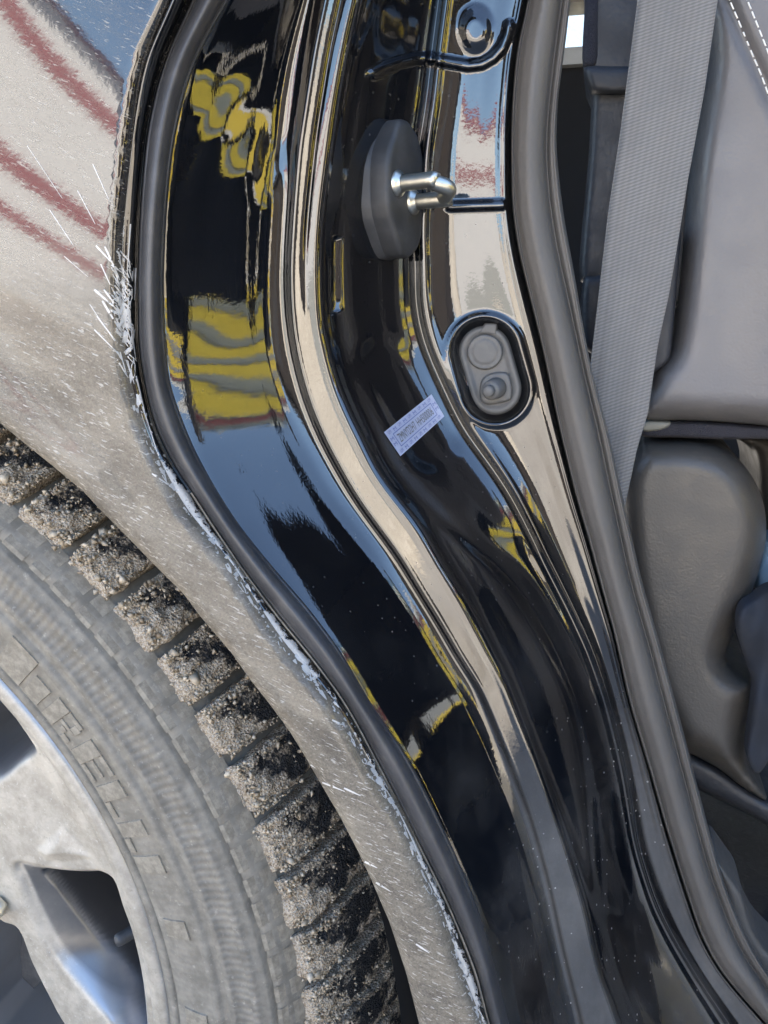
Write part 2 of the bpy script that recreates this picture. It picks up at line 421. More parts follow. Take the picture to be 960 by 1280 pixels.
def tube(name, pts, rad, mat, parent, seg=12, ell=None, caps=True, label=None):
    pts = np.asarray(pts, float); n = len(pts); rad = np.broadcast_to(rad, (n,))
    T = np.gradient(pts, axis=0); T /= np.linalg.norm(T, axis=1)[:, None]
    ref = np.array([0, 0, 1.0]) if abs(T[0][2]) < .9 else np.array([1.0, 0, 0]); V = []
    u = np.cross(T[0], ref); u /= np.linalg.norm(u)
    for i in range(n):
        u = u-T[i]*(u@T[i]); u /= np.linalg.norm(u); v = np.cross(T[i], u)
        a = np.arange(seg)/seg*2*np.pi
        V.append(pts[i]+rad[i]*(np.cos(a)[:, None]*u+np.sin(a)[:, None]*v))
    V = np.concatenate(V); Q = [tuple(q) for q in grid_faces(n, seg, True)]
    if caps: Q += [tuple(range(seg)), tuple(range((n-1)*seg, n*seg))[::-1]]
    me = raw_mesh(name, W(V), Q)
    bm = bmesh.new(); bm.from_mesh(me); bmesh.ops.recalc_face_normals(bm, faces=bm.faces); bm.to_mesh(me); bm.free()
    return link(name, me, mat, parent, label=label)
def empty(name, loc, label, cat, group=None):
    o = bpy.data.objects.new(name, None); col.objects.link(o); o.location = loc; o['label'] = label; o['category'] = cat
    if group: o['group'] = group
    return o

# ------------------------------------------------------------------ the feature lines of the door jamb
SK = .35
RAIL = {}
def rail(name, pts, sm=9):
    p = np.array(pts, float); s = p[:, 1]+SK*p[:, 0]; o = np.argsort(s); p, s = p[o], s[o]
    S_ = np.arange(-460, 2200, 2.0)
    def ext(c):
        k0 = (c[2]-c[0])/(s[2]-s[0]); k1 = (c[-1]-c[-3])/(s[-1]-s[-3]); r_ = np.interp(S_, s, c)
        r_ = np.where(S_ < s[0], c[0]+(S_-s[0])*k0, r_); return np.where(S_ > s[-1], c[-1]+(S_-s[-1])*k1, r_)
    x = smooth1(ext(p[:, 0]), sm); RAIL[name] = (S_, x)
def rx(name, s):
    x = np.interp(s, *RAIL[name]); return np.stack([x, s-SK*x], -1)
rail('F2', [(212,0),(197,37),(183,63),(177,87),(167,140),(158,217),(150,290),(148,370),(151,430),(157,470),(167,510),(180,547),(200,587),(227,637),(250,665),(283,703),(310,747),(350,807),(380,840),(410,877),(427,900),(447,937),(470,977),(490,1010),(513,1057),(530,1100),(550,1140),(570,1200),(582,1235),(600,1280)])
rail('F3', [(240,0),(210,63),(195,110),(183,167),(177,233),(173,300),(172,353),(173,437),(183,493),(193,533),(217,583),(237,610),(267,657),(310,720),(350,773),(387,817),(427,870),(445,900),(480,967),(513,1033),(547,1100),(570,1150),(597,1217),(612,1280)])
rail('F4', [(288,0),(267,33),(243,80),(230,123),(217,183),(210,250),(207,300),(205,353),(207,420),(212,477),(227,520),(243,560),(270,610),(300,657),(343,710),(387,760),(427,813),(463,877),(483,905),(513,950),(540,1003),(567,1060),(590,1113),(607,1160),(622,1217),(637,1280)])
rail('J2', [(402,0),(388,67),(380,123),(370,187),(365,253),(361,317),(360,353),(363,403),(370,447),(383,497),(403,547),(430,597),(450,630),(467,653),(497,693),(527,743),(550,780),(577,827),(600,860),(618,905),(640,960),(660,1010),(677,1067),(690,1120),(703,1183),(725,1270)])
rail('J3', [(450,0),(440,40),(430,93),(422,140),(413,207),(405,267),(402,317),(402,353),(404,403),(413,443),(423,480),(440,520),(457,553),(470,583),(483,602),(527,657),(550,700),(580,747),(607,800),(633,850),(657,913),(683,983),(707,1053),(732,1130),(750,1211),(775,1277)])
rail('J4', [(553,0),(545,60),(540,113),(533,160),(529,180),(526,227),(523,300),(525,333),(524,367),(528,400),(537,433),(550,463),(567,500),(583,533),(613,573),(640,612),(660,650),(683,698),(714,758),(739,812),(760,873),(777,942),(786,990),(795,1050),(803,1080),(820,1132),(845,1180),(877,1232),(908,1278)])
rail('J5', [(658,8),(645,62),(640,120),(638,167),(639,258),(647,312),(661,370),(677,433),(697,529),(718,617),(735,675),(754,746),(767,792),(786,879),(810,958),(831,1033),(852,1100),(875,1170),(897,1211),(927,1247),(954,1276)])
rail('SG', [(703,0),(692,83),(685,150),(683,187),(687,250),(697,312),(712,378),(730,462),(748,537),(768,633),(788,725),(813,812),(842,921),(868,1020),(885,1084),(906,1142),(927,1190),(958,1234)])
rail('S2', [(713,0),(707,55),(702,88),(697,125),(695,187),(704,267),(718,342),(727,396),(739,462),(760,537),(781,633),(802,725),(827,812),(856,921),(885,1033),(904,1100),(916,1133),(930,1165),(946,1197),(966,1225)])
rail('MM', [(470,480),(500,560),(527,632),(558,668),(606,692),(650,745),(676,790),(702,840),(722,893),(735,950),(742,1010),(742,1080),(748,1140),(770,1220),(800,1290)], 20)

def loft(name, ctrl, ns, s0, s1, mat, parent, disp=None, sub=7, smooth_axis=True, label=None):
    """ctrl: list of functions s -> (xy Nx2, Y N); swept along the opening, splined across"""
    S = np.linspace(s0, s1, ns)
    C = [c(S) for c in ctrl]; XYY = np.stack([np.column_stack([c[0], c[1]]) for c in C], 1)   # ns, k, 3
    k = XYY.shape[1]; cols = []
    for i in range(k-1):
        p0, p1, p2, p3 = XYY[:, max(i-1, 0)], XYY[:, i], XYY[:, i+1], XYY[:, min(i+2, k-1)]
        n = sub[i] if not isinstance(sub, int) else sub
        # monotone-ish tangents so that tight features do not ring
        l01 = np.linalg.norm(p1-p0, axis=1)[:, None]+1e-6; l12 = np.linalg.norm(p2-p1, axis=1)[:, None]+1e-6; l23 = np.linalg.norm(p3-p2, axis=1)[:, None]+1e-6
        m1 = ((p2-p1)/l12*l01+(p1-p0)/l01*l12)/(l01+l12)*l12 if i > 0 else (p2-p1)
        m2 = ((p3-p2)/l23*l12+(p2-p1)/l12*l23)/(l12+l23)*l12 if i < k-2 else (p2-p1)
        for t in np.linspace(0, 1, n, endpoint=False):
            cols.append((2*t**3-3*t*t+1)*p1+(t**3-2*t*t+t)*m1+(-2*t**3+3*t*t)*p2+(t**3-t*t)*m2)
    cols.append(XYY[:, -1]); G = np.stack(cols, 1); m = G.shape[1]
    x, y, Y = G[..., 0].ravel(), G[..., 1].ravel(), G[..., 2].ravel()
    if disp is not None: Y = Y+disp(x, y)
    V = W(P(x, y, Y)); me = quads_mesh(name, V, grid_faces(ns, m))
    # face the camera
    c = me.polygons[len(me.polygons)//2]
    if c.normal.dot(Vector(V[c.vertices[0]])-Vector((0, 0, CAMZ))) > 0: me.flip_normals()
    uv = me.uv_layers.new(name='UVMap'); li = np.empty(len(me.loops), np.int32); me.loops.foreach_get('vertex_index', li)
    U = np.stack([(li % m)/(m-1), (li//m)/(ns-1)], -1); uv.data.foreach_set('uv', U.astype(np.float32).ravel())
    return link(name, me, mat, parent, label=label), (V, grid_faces(ns, m))
def at(nm, Y, dx=0, dy=0):
    return lambda s: (rx(nm, s)+np.array([dx, dy]), np.full(len(s), Y) if not callable(Y) else Y(s))
def mid(a, b, f, Y, dx=0):
    return lambda s: (rx(a, s)*(1-f)+rx(b, s)*f+np.array([dx, 0]), np.full(len(s), Y) if not callable(Y) else Y(s))

LEAN = lambda s, a: a*np.clip((330-s)/330, 0, 1.4)**1.3
# ================================================================== THE CAR
car = empty('car', (-.2, .5, 0), 'dusty black car with its rear door open, showing the door jamb beside the rear wheel', 'car')
def K(o): return o
def reparent(o, p): o.parent = p; o.matrix_parent_inverse = Matrix.Identity(4)

# the Empties carry an offset, so vertices are written relative to them through this inverse
def fix_parent(o):
    if o.parent is not None: o.matrix_parent_inverse = o.parent.matrix_basis.inverted() if o.parent.parent is None else o.parent.matrix_parent_inverse.inverted()

# ---------------- quarter panel
def YF(x, y):                                     # outer skin: gentle crown, flared towards the wheel arch
    return .3605-.004*np.clip((200-x)/300, 0, 1.5)+1.24e-7*np.clip(x-90, -200, 90)*np.clip(150-y, -260, 300)
QT = [0.0]
arch = [(0,529),(27,551),(69,585),(104,614),(125,637),(156,668),(198,711),(230,743),(250,770),(290,817),(313,850),(337,880),(360,911),(380,943),(400,978),(423,1017),(447,1063),(463,1097),(487,1153),(508,1217),(524,1280),(545,1370),(556,1440),(572,1560),(584,1700)]
_wc = np.array([-1.556*.385, .36, -1.242*.385]); _p0 = P(0, 529, .36)-_wc; _r0 = math.hypot(_p0[0], _p0[2]); _f0 = math.atan2(_p0[2], _p0[0])
arch = [tuple(project(_wc+np.array([_r0*math.cos(t), 0, _r0*math.sin(t)]))) for t in np.linspace(_f0+R(62), _f0+R(2.5), 26)]+arch
SF = np.linspace(-420, 2000, 160)
edge = rx('F2', SF)
edge = edge[edge[:, 1] < 1700]
outline = np.vstack([edge, np.array(arch)[::-1], [(arch[0][0], edge[0, 1])]])
def qh(x, y, d):
    p = np.stack([x, y], -1)
    de = poly_dist(p, edge, False); da = poly_dist(p, np.array(arch, float), False)
    h = -.0040*(1-np.clip(de/11, 0, 1))**2 - .004*(1-np.clip(da/9, 0, 1))**2 + .004*np.exp(-(da/45)**2)
    return h
panel = pillow('quarter_panel', outline, YF, .01, 0, .03, M['fender'], car, step=8, smooth_poly=0, hfn=qh)

# ---------------- folded edge between the skin and the weatherstrip
strip, strip_geo = loft('panel_edge', [at('F2', .3672, -1), at('F2', .3655, 1), mid('F2', 'F3', .3, .3655), mid('F2', 'F3', .7, lambda s: .3690+LEAN(s, .007)), at('F3', lambda s: .3735+LEAN(s, .013), -3), at('F3', lambda s: .3738+LEAN(s, .013), 0), at('F3', lambda s: .385+LEAN(s, .013), 3)], 560, -330, 1960, M['scraped'], car, sub=5)
lip, _ = loft('flange_lip', [at('F3', .3745, -4.5), at('F3', .3712, -3.2), at('F3', .3705, -1.5), at('F3', .3730, .3), at('F3', .380, 1)], 420, 700, 1960, M['edge_primer'], car, sub=4)
WL = lambda y0, a=.02: (lambda s: y0+LEAN(s, a))
ws, _ = loft('weatherstrip', [at('F3', WL(.386, .015), -1), at('F3', WL(.3745, .013), .5), mid('F3', 'F4', .12, WL(.3690, .014)), mid('F3', 'F4', .4, WL(.3640, .014)), mid('F3', 'F4', .62, WL(.3660, .016)), mid('F3', 'F4', .85, WL(.3740, .017)), at('F4', WL(.3830, .018), -1), at('F4', WL(.392, .018), 0)], 560, -330, 1960, M['strip_rubber'], car, sub=5)

# ---------------- door jamb with its stamped features
CA, CB = np.array([606., 440.]), np.array([619., 486.])
bead = np.array([(468,92),(480,85),(500,78),(520,73),(538,73),(552,76),(568,79),(585,82),(602,80),(616,72),(628,59),(635,43),(637,32)], float)
_mm = rx('MM', np.linspace(500, 2100, 340)); MMy, MMx = _mm[:, 1], _mm[:, 0]
_sl = np.linspace(-450, 2050, 500); _sm = rx('J2', _sl)*.5+rx('J3', _sl)*.5; SMy, SMx = _sm[:, 1], _sm[:, 0]
def jamb_disp(x, y):
    p = np.stack([x, y], -1); d = np.zeros(len(x))
    m = (np.abs(x-612) < 70) & (np.abs(y-463) < 90)            # recess for the rubber plug
    q = seg_dist(p[m], CA, CB)-42
    d[m] += .0085*sstep(1, -9, q) - .0022*np.exp(-((q-3)/4)**2)
    m = (np.abs(x-595) < 60) & (np.abs(y-35) < 70)             # stamped dome
    e = np.hypot((x[m]-594)/23, (y[m]-37)/31)
    d[m] += -.0042*sstep(1.15, .35, e)
    m = (x > 450) & (x < 660) & (y < 130)                      # sealer bead
    q = poly_dist(p[m], bead, False)
    d[m] += -.0034*sstep(9, 2, q)
    m = (x > 540) & (x < 645) & (np.abs(y-256) < 30)           # cross rib
    q = seg_dist(p[m], np.array([563., 258.]), np.array([627., 256.]))
    d[m] += -.0030*sstep(8, 2, q)
    m = (np.abs(x-418) < 20) & (np.abs(y-345) < 80)            # narrow slot
    q = seg_dist(p[m], np.array([419., 300.]), np.array([418., 388.]))
    d[m] += .004*sstep(5, 1.5, q)
    m = (x > 420) & (x < 640) & (y > 400) & (y < 660)          # stamped oval under the label
    q = seg_dist(p[m], np.array([478., 455.]), np.array([538., 556.]))
    d[m] += .0014*sstep(44, 18, q)
    xm = np.interp(y, MMy, MMx); q = x-xm
    m = (x > 470) & (y > 560) & (q < 95) & (q > -140)
    d[m] += .0042*sstep(-11, 11, q[m])*sstep(600, 740, y[m])*sstep(85, 30, q[m])
    q = x-np.interp(y, SMy, SMx); m = (np.abs(q) < 12) & (y < 420)
    d[m] += .0011*np.exp(-(q[m]/3.2)**2)*sstep(420, 250, y[m])
    m = (x > 700) & (x < 830) & (y > 930) & (y < 1200)
    q = seg_dist(p[m], np.array([768., 1010.]), np.array([775., 1120.]))
    d[m] += .0012*sstep(32, 14, q)
    return d
def Yv(base, lo, s0=700, s1=1100): return lambda s: base+lo*sstep(s0, s1, s)
BB = lambda y0, a, b, c, e=0: (lambda s: y0+LEAN(s, a)+b*sstep(c+45, c-45, s)+e*sstep(585, 440, s))
ctrl = [at('F4', BB(.382, .014, .0035, 175, .0042), -9), at('F4', BB(.3836, .014, .0035, 175, .0042), -2), mid('F4', 'J2', .10, BB(.3898, .012, .0035, 188, .0038)), mid('F4', 'J2', .35, BB(.4060, .007, .0034, 225, .0020)), mid('F4', 'J2', .62, BB(.4240, .003, .0034, 285)), mid('F4', 'J2', .86, BB(.4392, .000, .0030, 335)), mid('F4', 'J2', .97, .4420),
        at('J2', .4402, 3), mid('J2', 'J3', .20, .4409), mid('J2', 'J3', .44, .4423), mid('J2', 'J3', .52, .44275), mid('J2', 'J3', .60, .4432), mid('J2', 'J3', .90, .4450), at('J3', .4485, 1.5),
        mid('J3', 'J4', .07, .4545), mid('J3', 'J4', .3, .4725), mid('J3', 'J4', .6, .4955), mid('J3', 'J4', .88, .5125), mid('J3', 'J4', .985, .5155),
        at('J4', .5125, .51), mid('J4', 'J5', .035, .5111), mid('J4', 'J5', .12, .5135), mid('J4', 'J5', .32, .5180), mid('J4', 'J5', .6, .5193), mid('J4', 'J5', .88, .5197), mid('J4', 'J5', .965, .5215), at('J5', .5275, 0), at('J5', .5415, 6)]
sub = [2, 3, 8, 8, 8, 6, 4, 4, 5, 4, 4, 5, 4, 4, 6, 12, 16, 12, 6, 3, 4, 8, 16, 14, 8, 4, 3]
jamb, jamb_geo = loft('door_jamb', ctrl, 1120, -300, 1960, M['paint'], car, disp=jamb_disp, sub=sub)

# ---------------- rubber seal on the body flange
seal, _ = loft('door_seal', [at('J5', .5375, 0), at('J5', .5195, 1), mid('J5', 'SG', .10, .5105), mid('J5', 'SG', .35, .5025), mid('J5', 'SG', .62, .5020), mid('J5', 'SG', .86, .5075), at('SG', .5155, 0), mid('SG', 'S2', .12, .5140), mid('SG', 'S2', .5, .5120), mid('SG', 'S2', .9, .5160), at('S2', .5235, 0), at('S2', .54, -3)], 600, -300, 1960, M['seal_rubber'], car, sub=5)

# ---------------- ray helper onto the built panels
def bvh_of(geo):
    V, Q = geo; return BVHTree.FromPolygons([Vector(v) for v in V], [tuple(int(i) for i in q) for q in Q])
jb = bvh_of(jamb_geo); sb = bvh_of(strip_geo)
CAMP = Vector((0, 0, CAMZ))
def hit(bv, x, y):
    a, b, c = rays(x, y); d = Vector((float(a), float(b), float(c))).normalized()
    loc, nor, i, dist = bv.ray_cast(CAMP, d)
    if loc is None: return None
    if nor.dot(d) > 0: nor = -nor
    return loc, nor
def frame(loc, nor):
    n = nor.normalized(); u = Vector((0, 0, 1)).cross(n); u.normalize(); return u, n.cross(u), n      # u to the right, v up
exec_parts = True

# ---------------- striker with its cover
loc, nor = hit(jb, 486, 240)
nS = Vector((.955, -.29, .02)).normalized(); uS = Vector((0, 0, 1)).cross(nS).normalized(); vS = nS.cross(uS)
def Lp(u, v, n): return (loc+uS*u+vS*v+nS*n)
def plate(name, outl, layers, mat, parent):
    o = resample(np.array(outl), .0012, True); c = o.mean(0); V = []; m = len(o)
    for off, h in layers:
        q = c+(o-c)*(1-off/np.maximum(np.linalg.norm(o-c, axis=1), 1e-6))[:, None]
        V += [Lp(a, b, h) for a, b in q]
    Q = [tuple(q) for q in grid_faces(len(layers), m, True)]; Q.append(tuple(range((len(layers)-1)*m, len(layers)*m)))
    me = raw_mesh(name, V, Q); bm = bmesh.new(); bm.from_mesh(me); bmesh.ops.recalc_face_normals(bm, faces=bm.faces); bm.to_mesh(me); bm.free()
    ob = link(name, me, mat, parent)
    return ob
SH = .0312; SW = .0180
octo = [(-SW, SH*.40), (-SW*.40, SH*.97), (SW*.1, SH), (SW*.62, SH*.84), (SW, SH*.40), (SW, -SH*.36), (SW*.62, -SH*.84), (SW*.1, -SH), (-SW*.36, -SH*.97), (-SW, -SH*.36)]
for _ in range(2):
    q = np.array(octo); octo = [tuple(p) for a, b in zip(q, np.roll(q, -1, 0)) for p in (a*.84+b*.16, a*.16+b*.84)]
strk = plate('striker', [(a*1.04, b*1.02) for a, b in octo], [(0, -.012), (0, .0005), (.002, .002)], M['plastic'], car)
cover = plate('striker_cover', octo, [(0, .001), (0, .0085), (.0006, .0098), (.0016, .0106), (.0036, .0110), (.012, .0110)], M['plastic'], strk)
def washer(u, v):
    V = []; m = 28; L = [(.0058, .010), (.0060, .0116), (.0052, .0124), (.0040, .0136), (.0038, .014)]
    for r_, h in L: V += [Lp(u+r_*math.cos(a), v+r_*math.sin(a), h) for a in np.arange(m)/m*2*np.pi]
    return link('striker_collar', raw_mesh('striker_collar', V, [tuple(q) for q in grid_faces(len(L), m, True)]), M['steel'], strk)
A, B = (-.0095, .0018), (.0045, -.0050)
washer(*A); washer(*B)
LL = .033; ctrlp = [Lp(A[0], A[1], .008), Lp(A[0], A[1], .020), Lp(A[0], A[1], .030), Lp(A[0]+.0006, A[1]-.0006, LL-.005), Lp(A[0]*.62+B[0]*.38, A[1]*.62+B[1]*.38, LL), Lp(A[0]*.38+B[0]*.62, A[1]*.38+B[1]*.62, LL), Lp(B[0]-.0006, B[1]+.0006, LL-.005), Lp(B[0], B[1], .030), Lp(B[0], B[1], .018), Lp(B[0], B[1], .008)]
inv = lambda p: (np.array(p)-np.array([0, 0, CAMZ]))/SC
loop = tube('striker_loop', catmull([inv(p) for p in ctrlp], 7), .0036/SC, M['steel'], strk, seg=18)

# ---------------- rubber plug in its recess
def capsule(a, b, r_, n=18):
    d = (b-a)/np.linalg.norm(b-a); nn = np.array([-d[1], d[0]]); th = math.atan2(nn[1], nn[0]); out = []
    for t in np.linspace(0, np.pi, n): out.append(a+r_*np.array([math.cos(th+t), math.sin(th+t)]))
    for t in np.linspace(np.pi, 2*np.pi, n): out.append(b+r_*np.array([math.cos(th+t), math.sin(th+t)]))
    return np.array(out)
plug = pillow('rubber_plug', capsule(CA, CB, 32.5), .5253, 5, .0022, .01, M['plug'], car, step=3, smooth_poly=0, hfn=lambda x, y, d: -.0016*sstep(6, 11, d))
circ = lambda cx, cy, r_, n=28, ph=0: np.array([(cx+r_*math.cos(t+ph), cy+r_*math.sin(t+ph)) for t in np.arange(n)/n*2*np.pi])
pillow('plug_cap', circ(606, 440, 23), .5253, 3.5, .0042, .01, M['plug'], plug, step=2.5, smooth_poly=0, hfn=lambda x, y, d: -.0012*np.exp(-((d-5.5)/1.2)**2))
pillow('plug_tab', np.array([(597,417),(606,404),(622,404),(621,419)]), .5248, 2, .002, .006, M['plug'], plug, step=2.5, smooth_poly=0)
pillow('nut_base', catmull(np.array([(601,477),(612,467),(632,465),(639,475),(640,497),(630,503),(609,506),(600,498)]), 3, True), .5248, 3, .004, .008, M['plug'], plug, step=2.5, smooth_poly=0)
tube('stud', [P(622, 484, .5253), P(618, 486, .5168), P(613.5, 488, .5108), P(612.5, 488.4, .5098)], [14*.0005, 13.5*.0005, 12.5*.0005, 10*.0005], M['plug'], plug, seg=22)
tube('stud_tip', [P(613, 488, .5108), P(610, 489.3, .5053), P(609.5, 489.6, .5045)], [7.6*.0005, 7.2*.0005, 5*.0005], M['plug'], plug, seg=18)

# ---------------- printed label
def decal(name, quad, bv, mat, parent, off, nx=12, ny=5):
    """a thin sheet stuck on a panel; quad: four picture corners, clockwise from its top left"""
    q = np.array(quad, float); V = []
    for j in range(ny+1):
        for i in range(nx+1):
            a, b = i/nx, j/ny; p = (q[0]*(1-a)+q[1]*a)*(1-b)+(q[3]*(1-a)+q[2]*a)*b
            h = hit(bv, *p); V.append(h[0]+h[1]*off)
    me = raw_mesh(name, V, [tuple(f) for f in grid_faces(ny+1, nx+1)])
    if me.polygons[0].normal.dot(Vector(V[0])-CAMP) > 0: me.flip_normals()
    return link(name, me, mat, parent)
QL = np.array([(479.5,540.5),(539,493),(555,520.5),(500,570.5)])
label_o = decal('label_sticker', QL, jb, M['sticker'], car, .0003, 10, 4)
for mname in ('label_sticker',):
    pass
def text_mesh(body):
    cu = bpy.data.curves.new('txt', 'FONT'); cu.body = body; cu.resolution_u = 3; ob = bpy.data.objects.new('txt', cu); col.objects.link(ob)
    dg = bpy.context.evaluated_depsgraph_get(); me = bpy.data.meshes.new_from_object(ob.evaluated_get(dg)); bpy.data.objects.remove(ob); bpy.data.curves.remove(cu)
    V = np.array([v.co[:2] for v in me.vertices]); Fc = [tuple(p.vertices) for p in me.polygons]; bpy.data.meshes.remove(me); return V, Fc
def Lq(a, b): return (QL[0]*(1-a)+QL[1]*a)*(1-b)+(QL[3]*(1-a)+QL[2]*a)*b
def label_print(name, pieces, mat, off):
    VV, FF = [], []
    for V2, Fc in pieces:
        o0 = len(VV)
        for a, b in V2:
            h = hit(jb, *Lq(a, b)); VV.append(h[0]+h[1]*off)
        FF += [tuple(i+o0 for i in f) for f in Fc]
    return link(name, raw_mesh(name, VV, FF), mat, label_o, smooth=False)
def fit_text(body, a0, a1, b0, b1, rot=0):
    V, Fc = text_mesh(body); lo, hi = V.min(0), V.max(0); t = (V-lo)/(hi-lo)
    if rot: t = np.stack([t[:, 1], 1-t[:, 0]], -1)
    return np.stack([a0+t[:, 0]*(a1-a0), b1+(b0-b1)*t[:, 1]], -1), Fc
def rect2(a0, a1, b0, b1): return np.array([(a0, b0), (a1, b0), (a1, b1), (a0, b1)]), [(0, 1, 2, 3)]
label_print('label_number', [fit_text('ZMNYD2H7', .14, .50, .34, .66), fit_text('HH500006', .54, .87, .34, .66)], M['ink2'], .00055)
fr = [rect2(.10, .91, .235, .26), rect2(.10, .91, .74, .765), rect2(.10, .11, .26, .74), rect2(.90, .91, .26, .74)]
label_print('label_border', fr, M['ink'], .0005)
marks = []
for i in range(9):
    a = .045+i*.105
    for b0 in (.05, .81):
        bb = b0+(.02 if i % 2 else 0)
        marks.append(fit_text('M' if i % 2 else 'UM', a, a+.055, bb, bb+.13))
for b in (.3, .5): marks.append(fit_text('M', .02, .075, b, b+.13)); marks.append(fit_text('M', .93, .985, b, b+.13))
label_print('label_marks', marks, M['ink'], .0005)

# ---------------- white paint left by scrapes
qV = np.array([v.co for v in panel.data.vertices]); qb = BVHTree.FromPolygons([Vector(v) for v in qV], [tuple(p.vertices) for p in panel.data.polygons])
def flake(VV, FF, pts, off=.0003, bv=(sb, qb)):
    hs = []
    for p in pts:
        h = None
        for b in bv:
            q = hit(b, *p)
            if q and (h is None or (q[0]-CAMP).length < (h[0]-CAMP).length): h = q
        if h is None: return
        hs.append(h)
    c = sum((h[0] for h in hs), Vector())/len(hs); n = sum((h[1] for h in hs), Vector()).normalized()
    if max((h[0]-c).length for h in hs) > .06: return
    o0 = len(VV); k = len(hs)
    for h in hs: VV.append(h[0]+h[1]*.00005)
    for h in hs: VV.append(h[0]*.96+c*.04+n*off)
    FF.extend([(o0+i, o0+(i+1) % k, o0+k+(i+1) % k, o0+k+i) for i in range(k)]); FF.append(tuple(o0+k+i for i in range(k)))
def streak(VV, FF, x, y, dx, dy, w0):
    L = math.hypot(dx, dy); n = max(5, int(L/5)); nx, ny = -dy/L, dx/L; a, b = [], []
    for i in range(n+1):
        t = i/n; ww = w0*(1-t)**.6*(.7+.6*random.random())*(1 if t > .02 else .7)+.25; bx = x+dx*t; by = y+dy*t
        a.append((bx+nx*ww, by+ny*ww)); b.append((bx-nx*ww, by-ny*ww))
    for i in range(n): flake(VV, FF, [a[i], a[i+1], b[i+1], b[i]], .00010)
def blob(VV, FF, x, y, rxx, ryy, ang):
    n = 14; ca, sa = math.cos(ang), math.sin(ang); pts = []
    for i in range(n):
        t = i/n*2*math.pi; k = .65+.6*random.random(); u, v = rxx*k*math.cos(t), ryy*k*math.sin(t); pts.append((x+u*ca-v*sa, y+u*sa+v*ca))
    flake(VV, FF, pts, .00012)
VV, FF = [], []
for (x, y, dx, dy, w_) in [(116,205,20,44,1.3),(62,262,30,45,1.0),(97,238,22,42,1.0),(34,182,44,66,.5),(120,307,28,30,2.2),(131,308,19,42,2.4),(118,362,32,28,3.0),(130,362,24,32,2.6),(128,376,24,40,3.4),(121,395,26,34,1.8),(112,380,34,50,.8),(118,412,30,30,1.6),(126,330,20,44,1.6),(163,280,-4,62,1.6),(170,335,-2,40,1.5),(160,385,10,66,2.4),(158,450,10,30,2.0),(150,440,8,28,2.0),(170,470,12,50,1.4),(178,508,20,62,1.3),(190,592,32,22,1.6),(80,320,30,26,.6)]:
    streak(VV, FF, x, y, dx, dy, w_*.42)
for (x, y, a, b, g) in [(150,388,5,12,.4),(158,398,5,14,.2),(152,402,6,9,.5),(146,382,4,10,-.6),(157,420,3.5,8,.3),(165,424,2.5,14,.15),(160,438,3,7,.9),(166,462,3.5,15,.1),(173,500,3.5,9,-.1),(163,372,2.5,12,.2)]:
    blob(VV, FF, x, y, a, b, g)
for i in range(120):                              # the burst of fine scratches
    t = random.random(); y0 = random.gauss(395, 34); f = random.random()
    x1 = rx('F2', np.array([y0+52.]))[0, 0]+random.uniform(-3, 17)
    L = random.uniform(3, 15)*(1+1.0*(random.random() < .12)); a = math.radians(random.gauss(56, 14))
    streak(VV, FF, x1-L*math.cos(a)*.9, y0-L*math.sin(a), L*math.cos(a)*.9, L*math.sin(a), random.uniform(.3, 1.1))
for s in np.linspace(560, 1600, 210):            # chips all the way down the edge
    a = rx('F2', np.array([s]))[0]; b = rx('F3', np.array([s]))[0]; f = random.random()**1.5*.75; p = a*(1-f)+b*f
    k = (.35+.65*math.sin(s*.021)**2)*random.uniform(.5, 1.5)
    d = (rx('F2', np.array([s+20.]))[0]-a); d = d/np.linalg.norm(d)*random.uniform(4, 16)*k
    streak(VV, FF, p[0], p[1], d[0]+random.uniform(-1.5, 1.5), d[1]+random.uniform(-1.5, 1.5), random.uniform(.8, 4.2)*k)
for (x, y, dx, dy) in [(403,978,40,16),(380,950,20,14),(452,1075,28,14),(470,1103,26,16),(415,900,20,9),(520,1180,24,16),(430,985,30,14)]:
    streak(VV, FF, x, y, dx*.7, dy*.7, 1.0)
scr = link('paint_scrapes', raw_mesh('paint_scrapes', VV, FF), M['scrape'], car, smooth=False, kind='stuff', label='white scuffs of scraped paint along the black panel edge')

# ================================================================== WHEEL
RY = .385; WC = np.array([-1.556*RY, 0, -1.242*RY]); R1 = .891*RY; R2 = 1.111*RY; RT = R2*1.085; YSH = .376
wheel = bpy.data.objects.new('wheel', None); col.objects.link(wheel); wheel.parent = car
wheel_pos = W(np.array([WC[0], RY+.10, WC[2]])); wheel.location = Vector(wheel_pos)-Vector(car.location)
def wp(r_, ph, Y): return np.stack([WC[0]+r_*np.cos(ph), np.broadcast_to(Y, np.shape(r_*np.cos(ph))), WC[2]+r_*np.sin(ph)], -1)
def px_to_polar(x, y, Y):
    p = P(x, y, Y)-WC; return np.hypot(p[..., 0], p[..., 2]), np.arctan2(p[..., 2], p[..., 0])
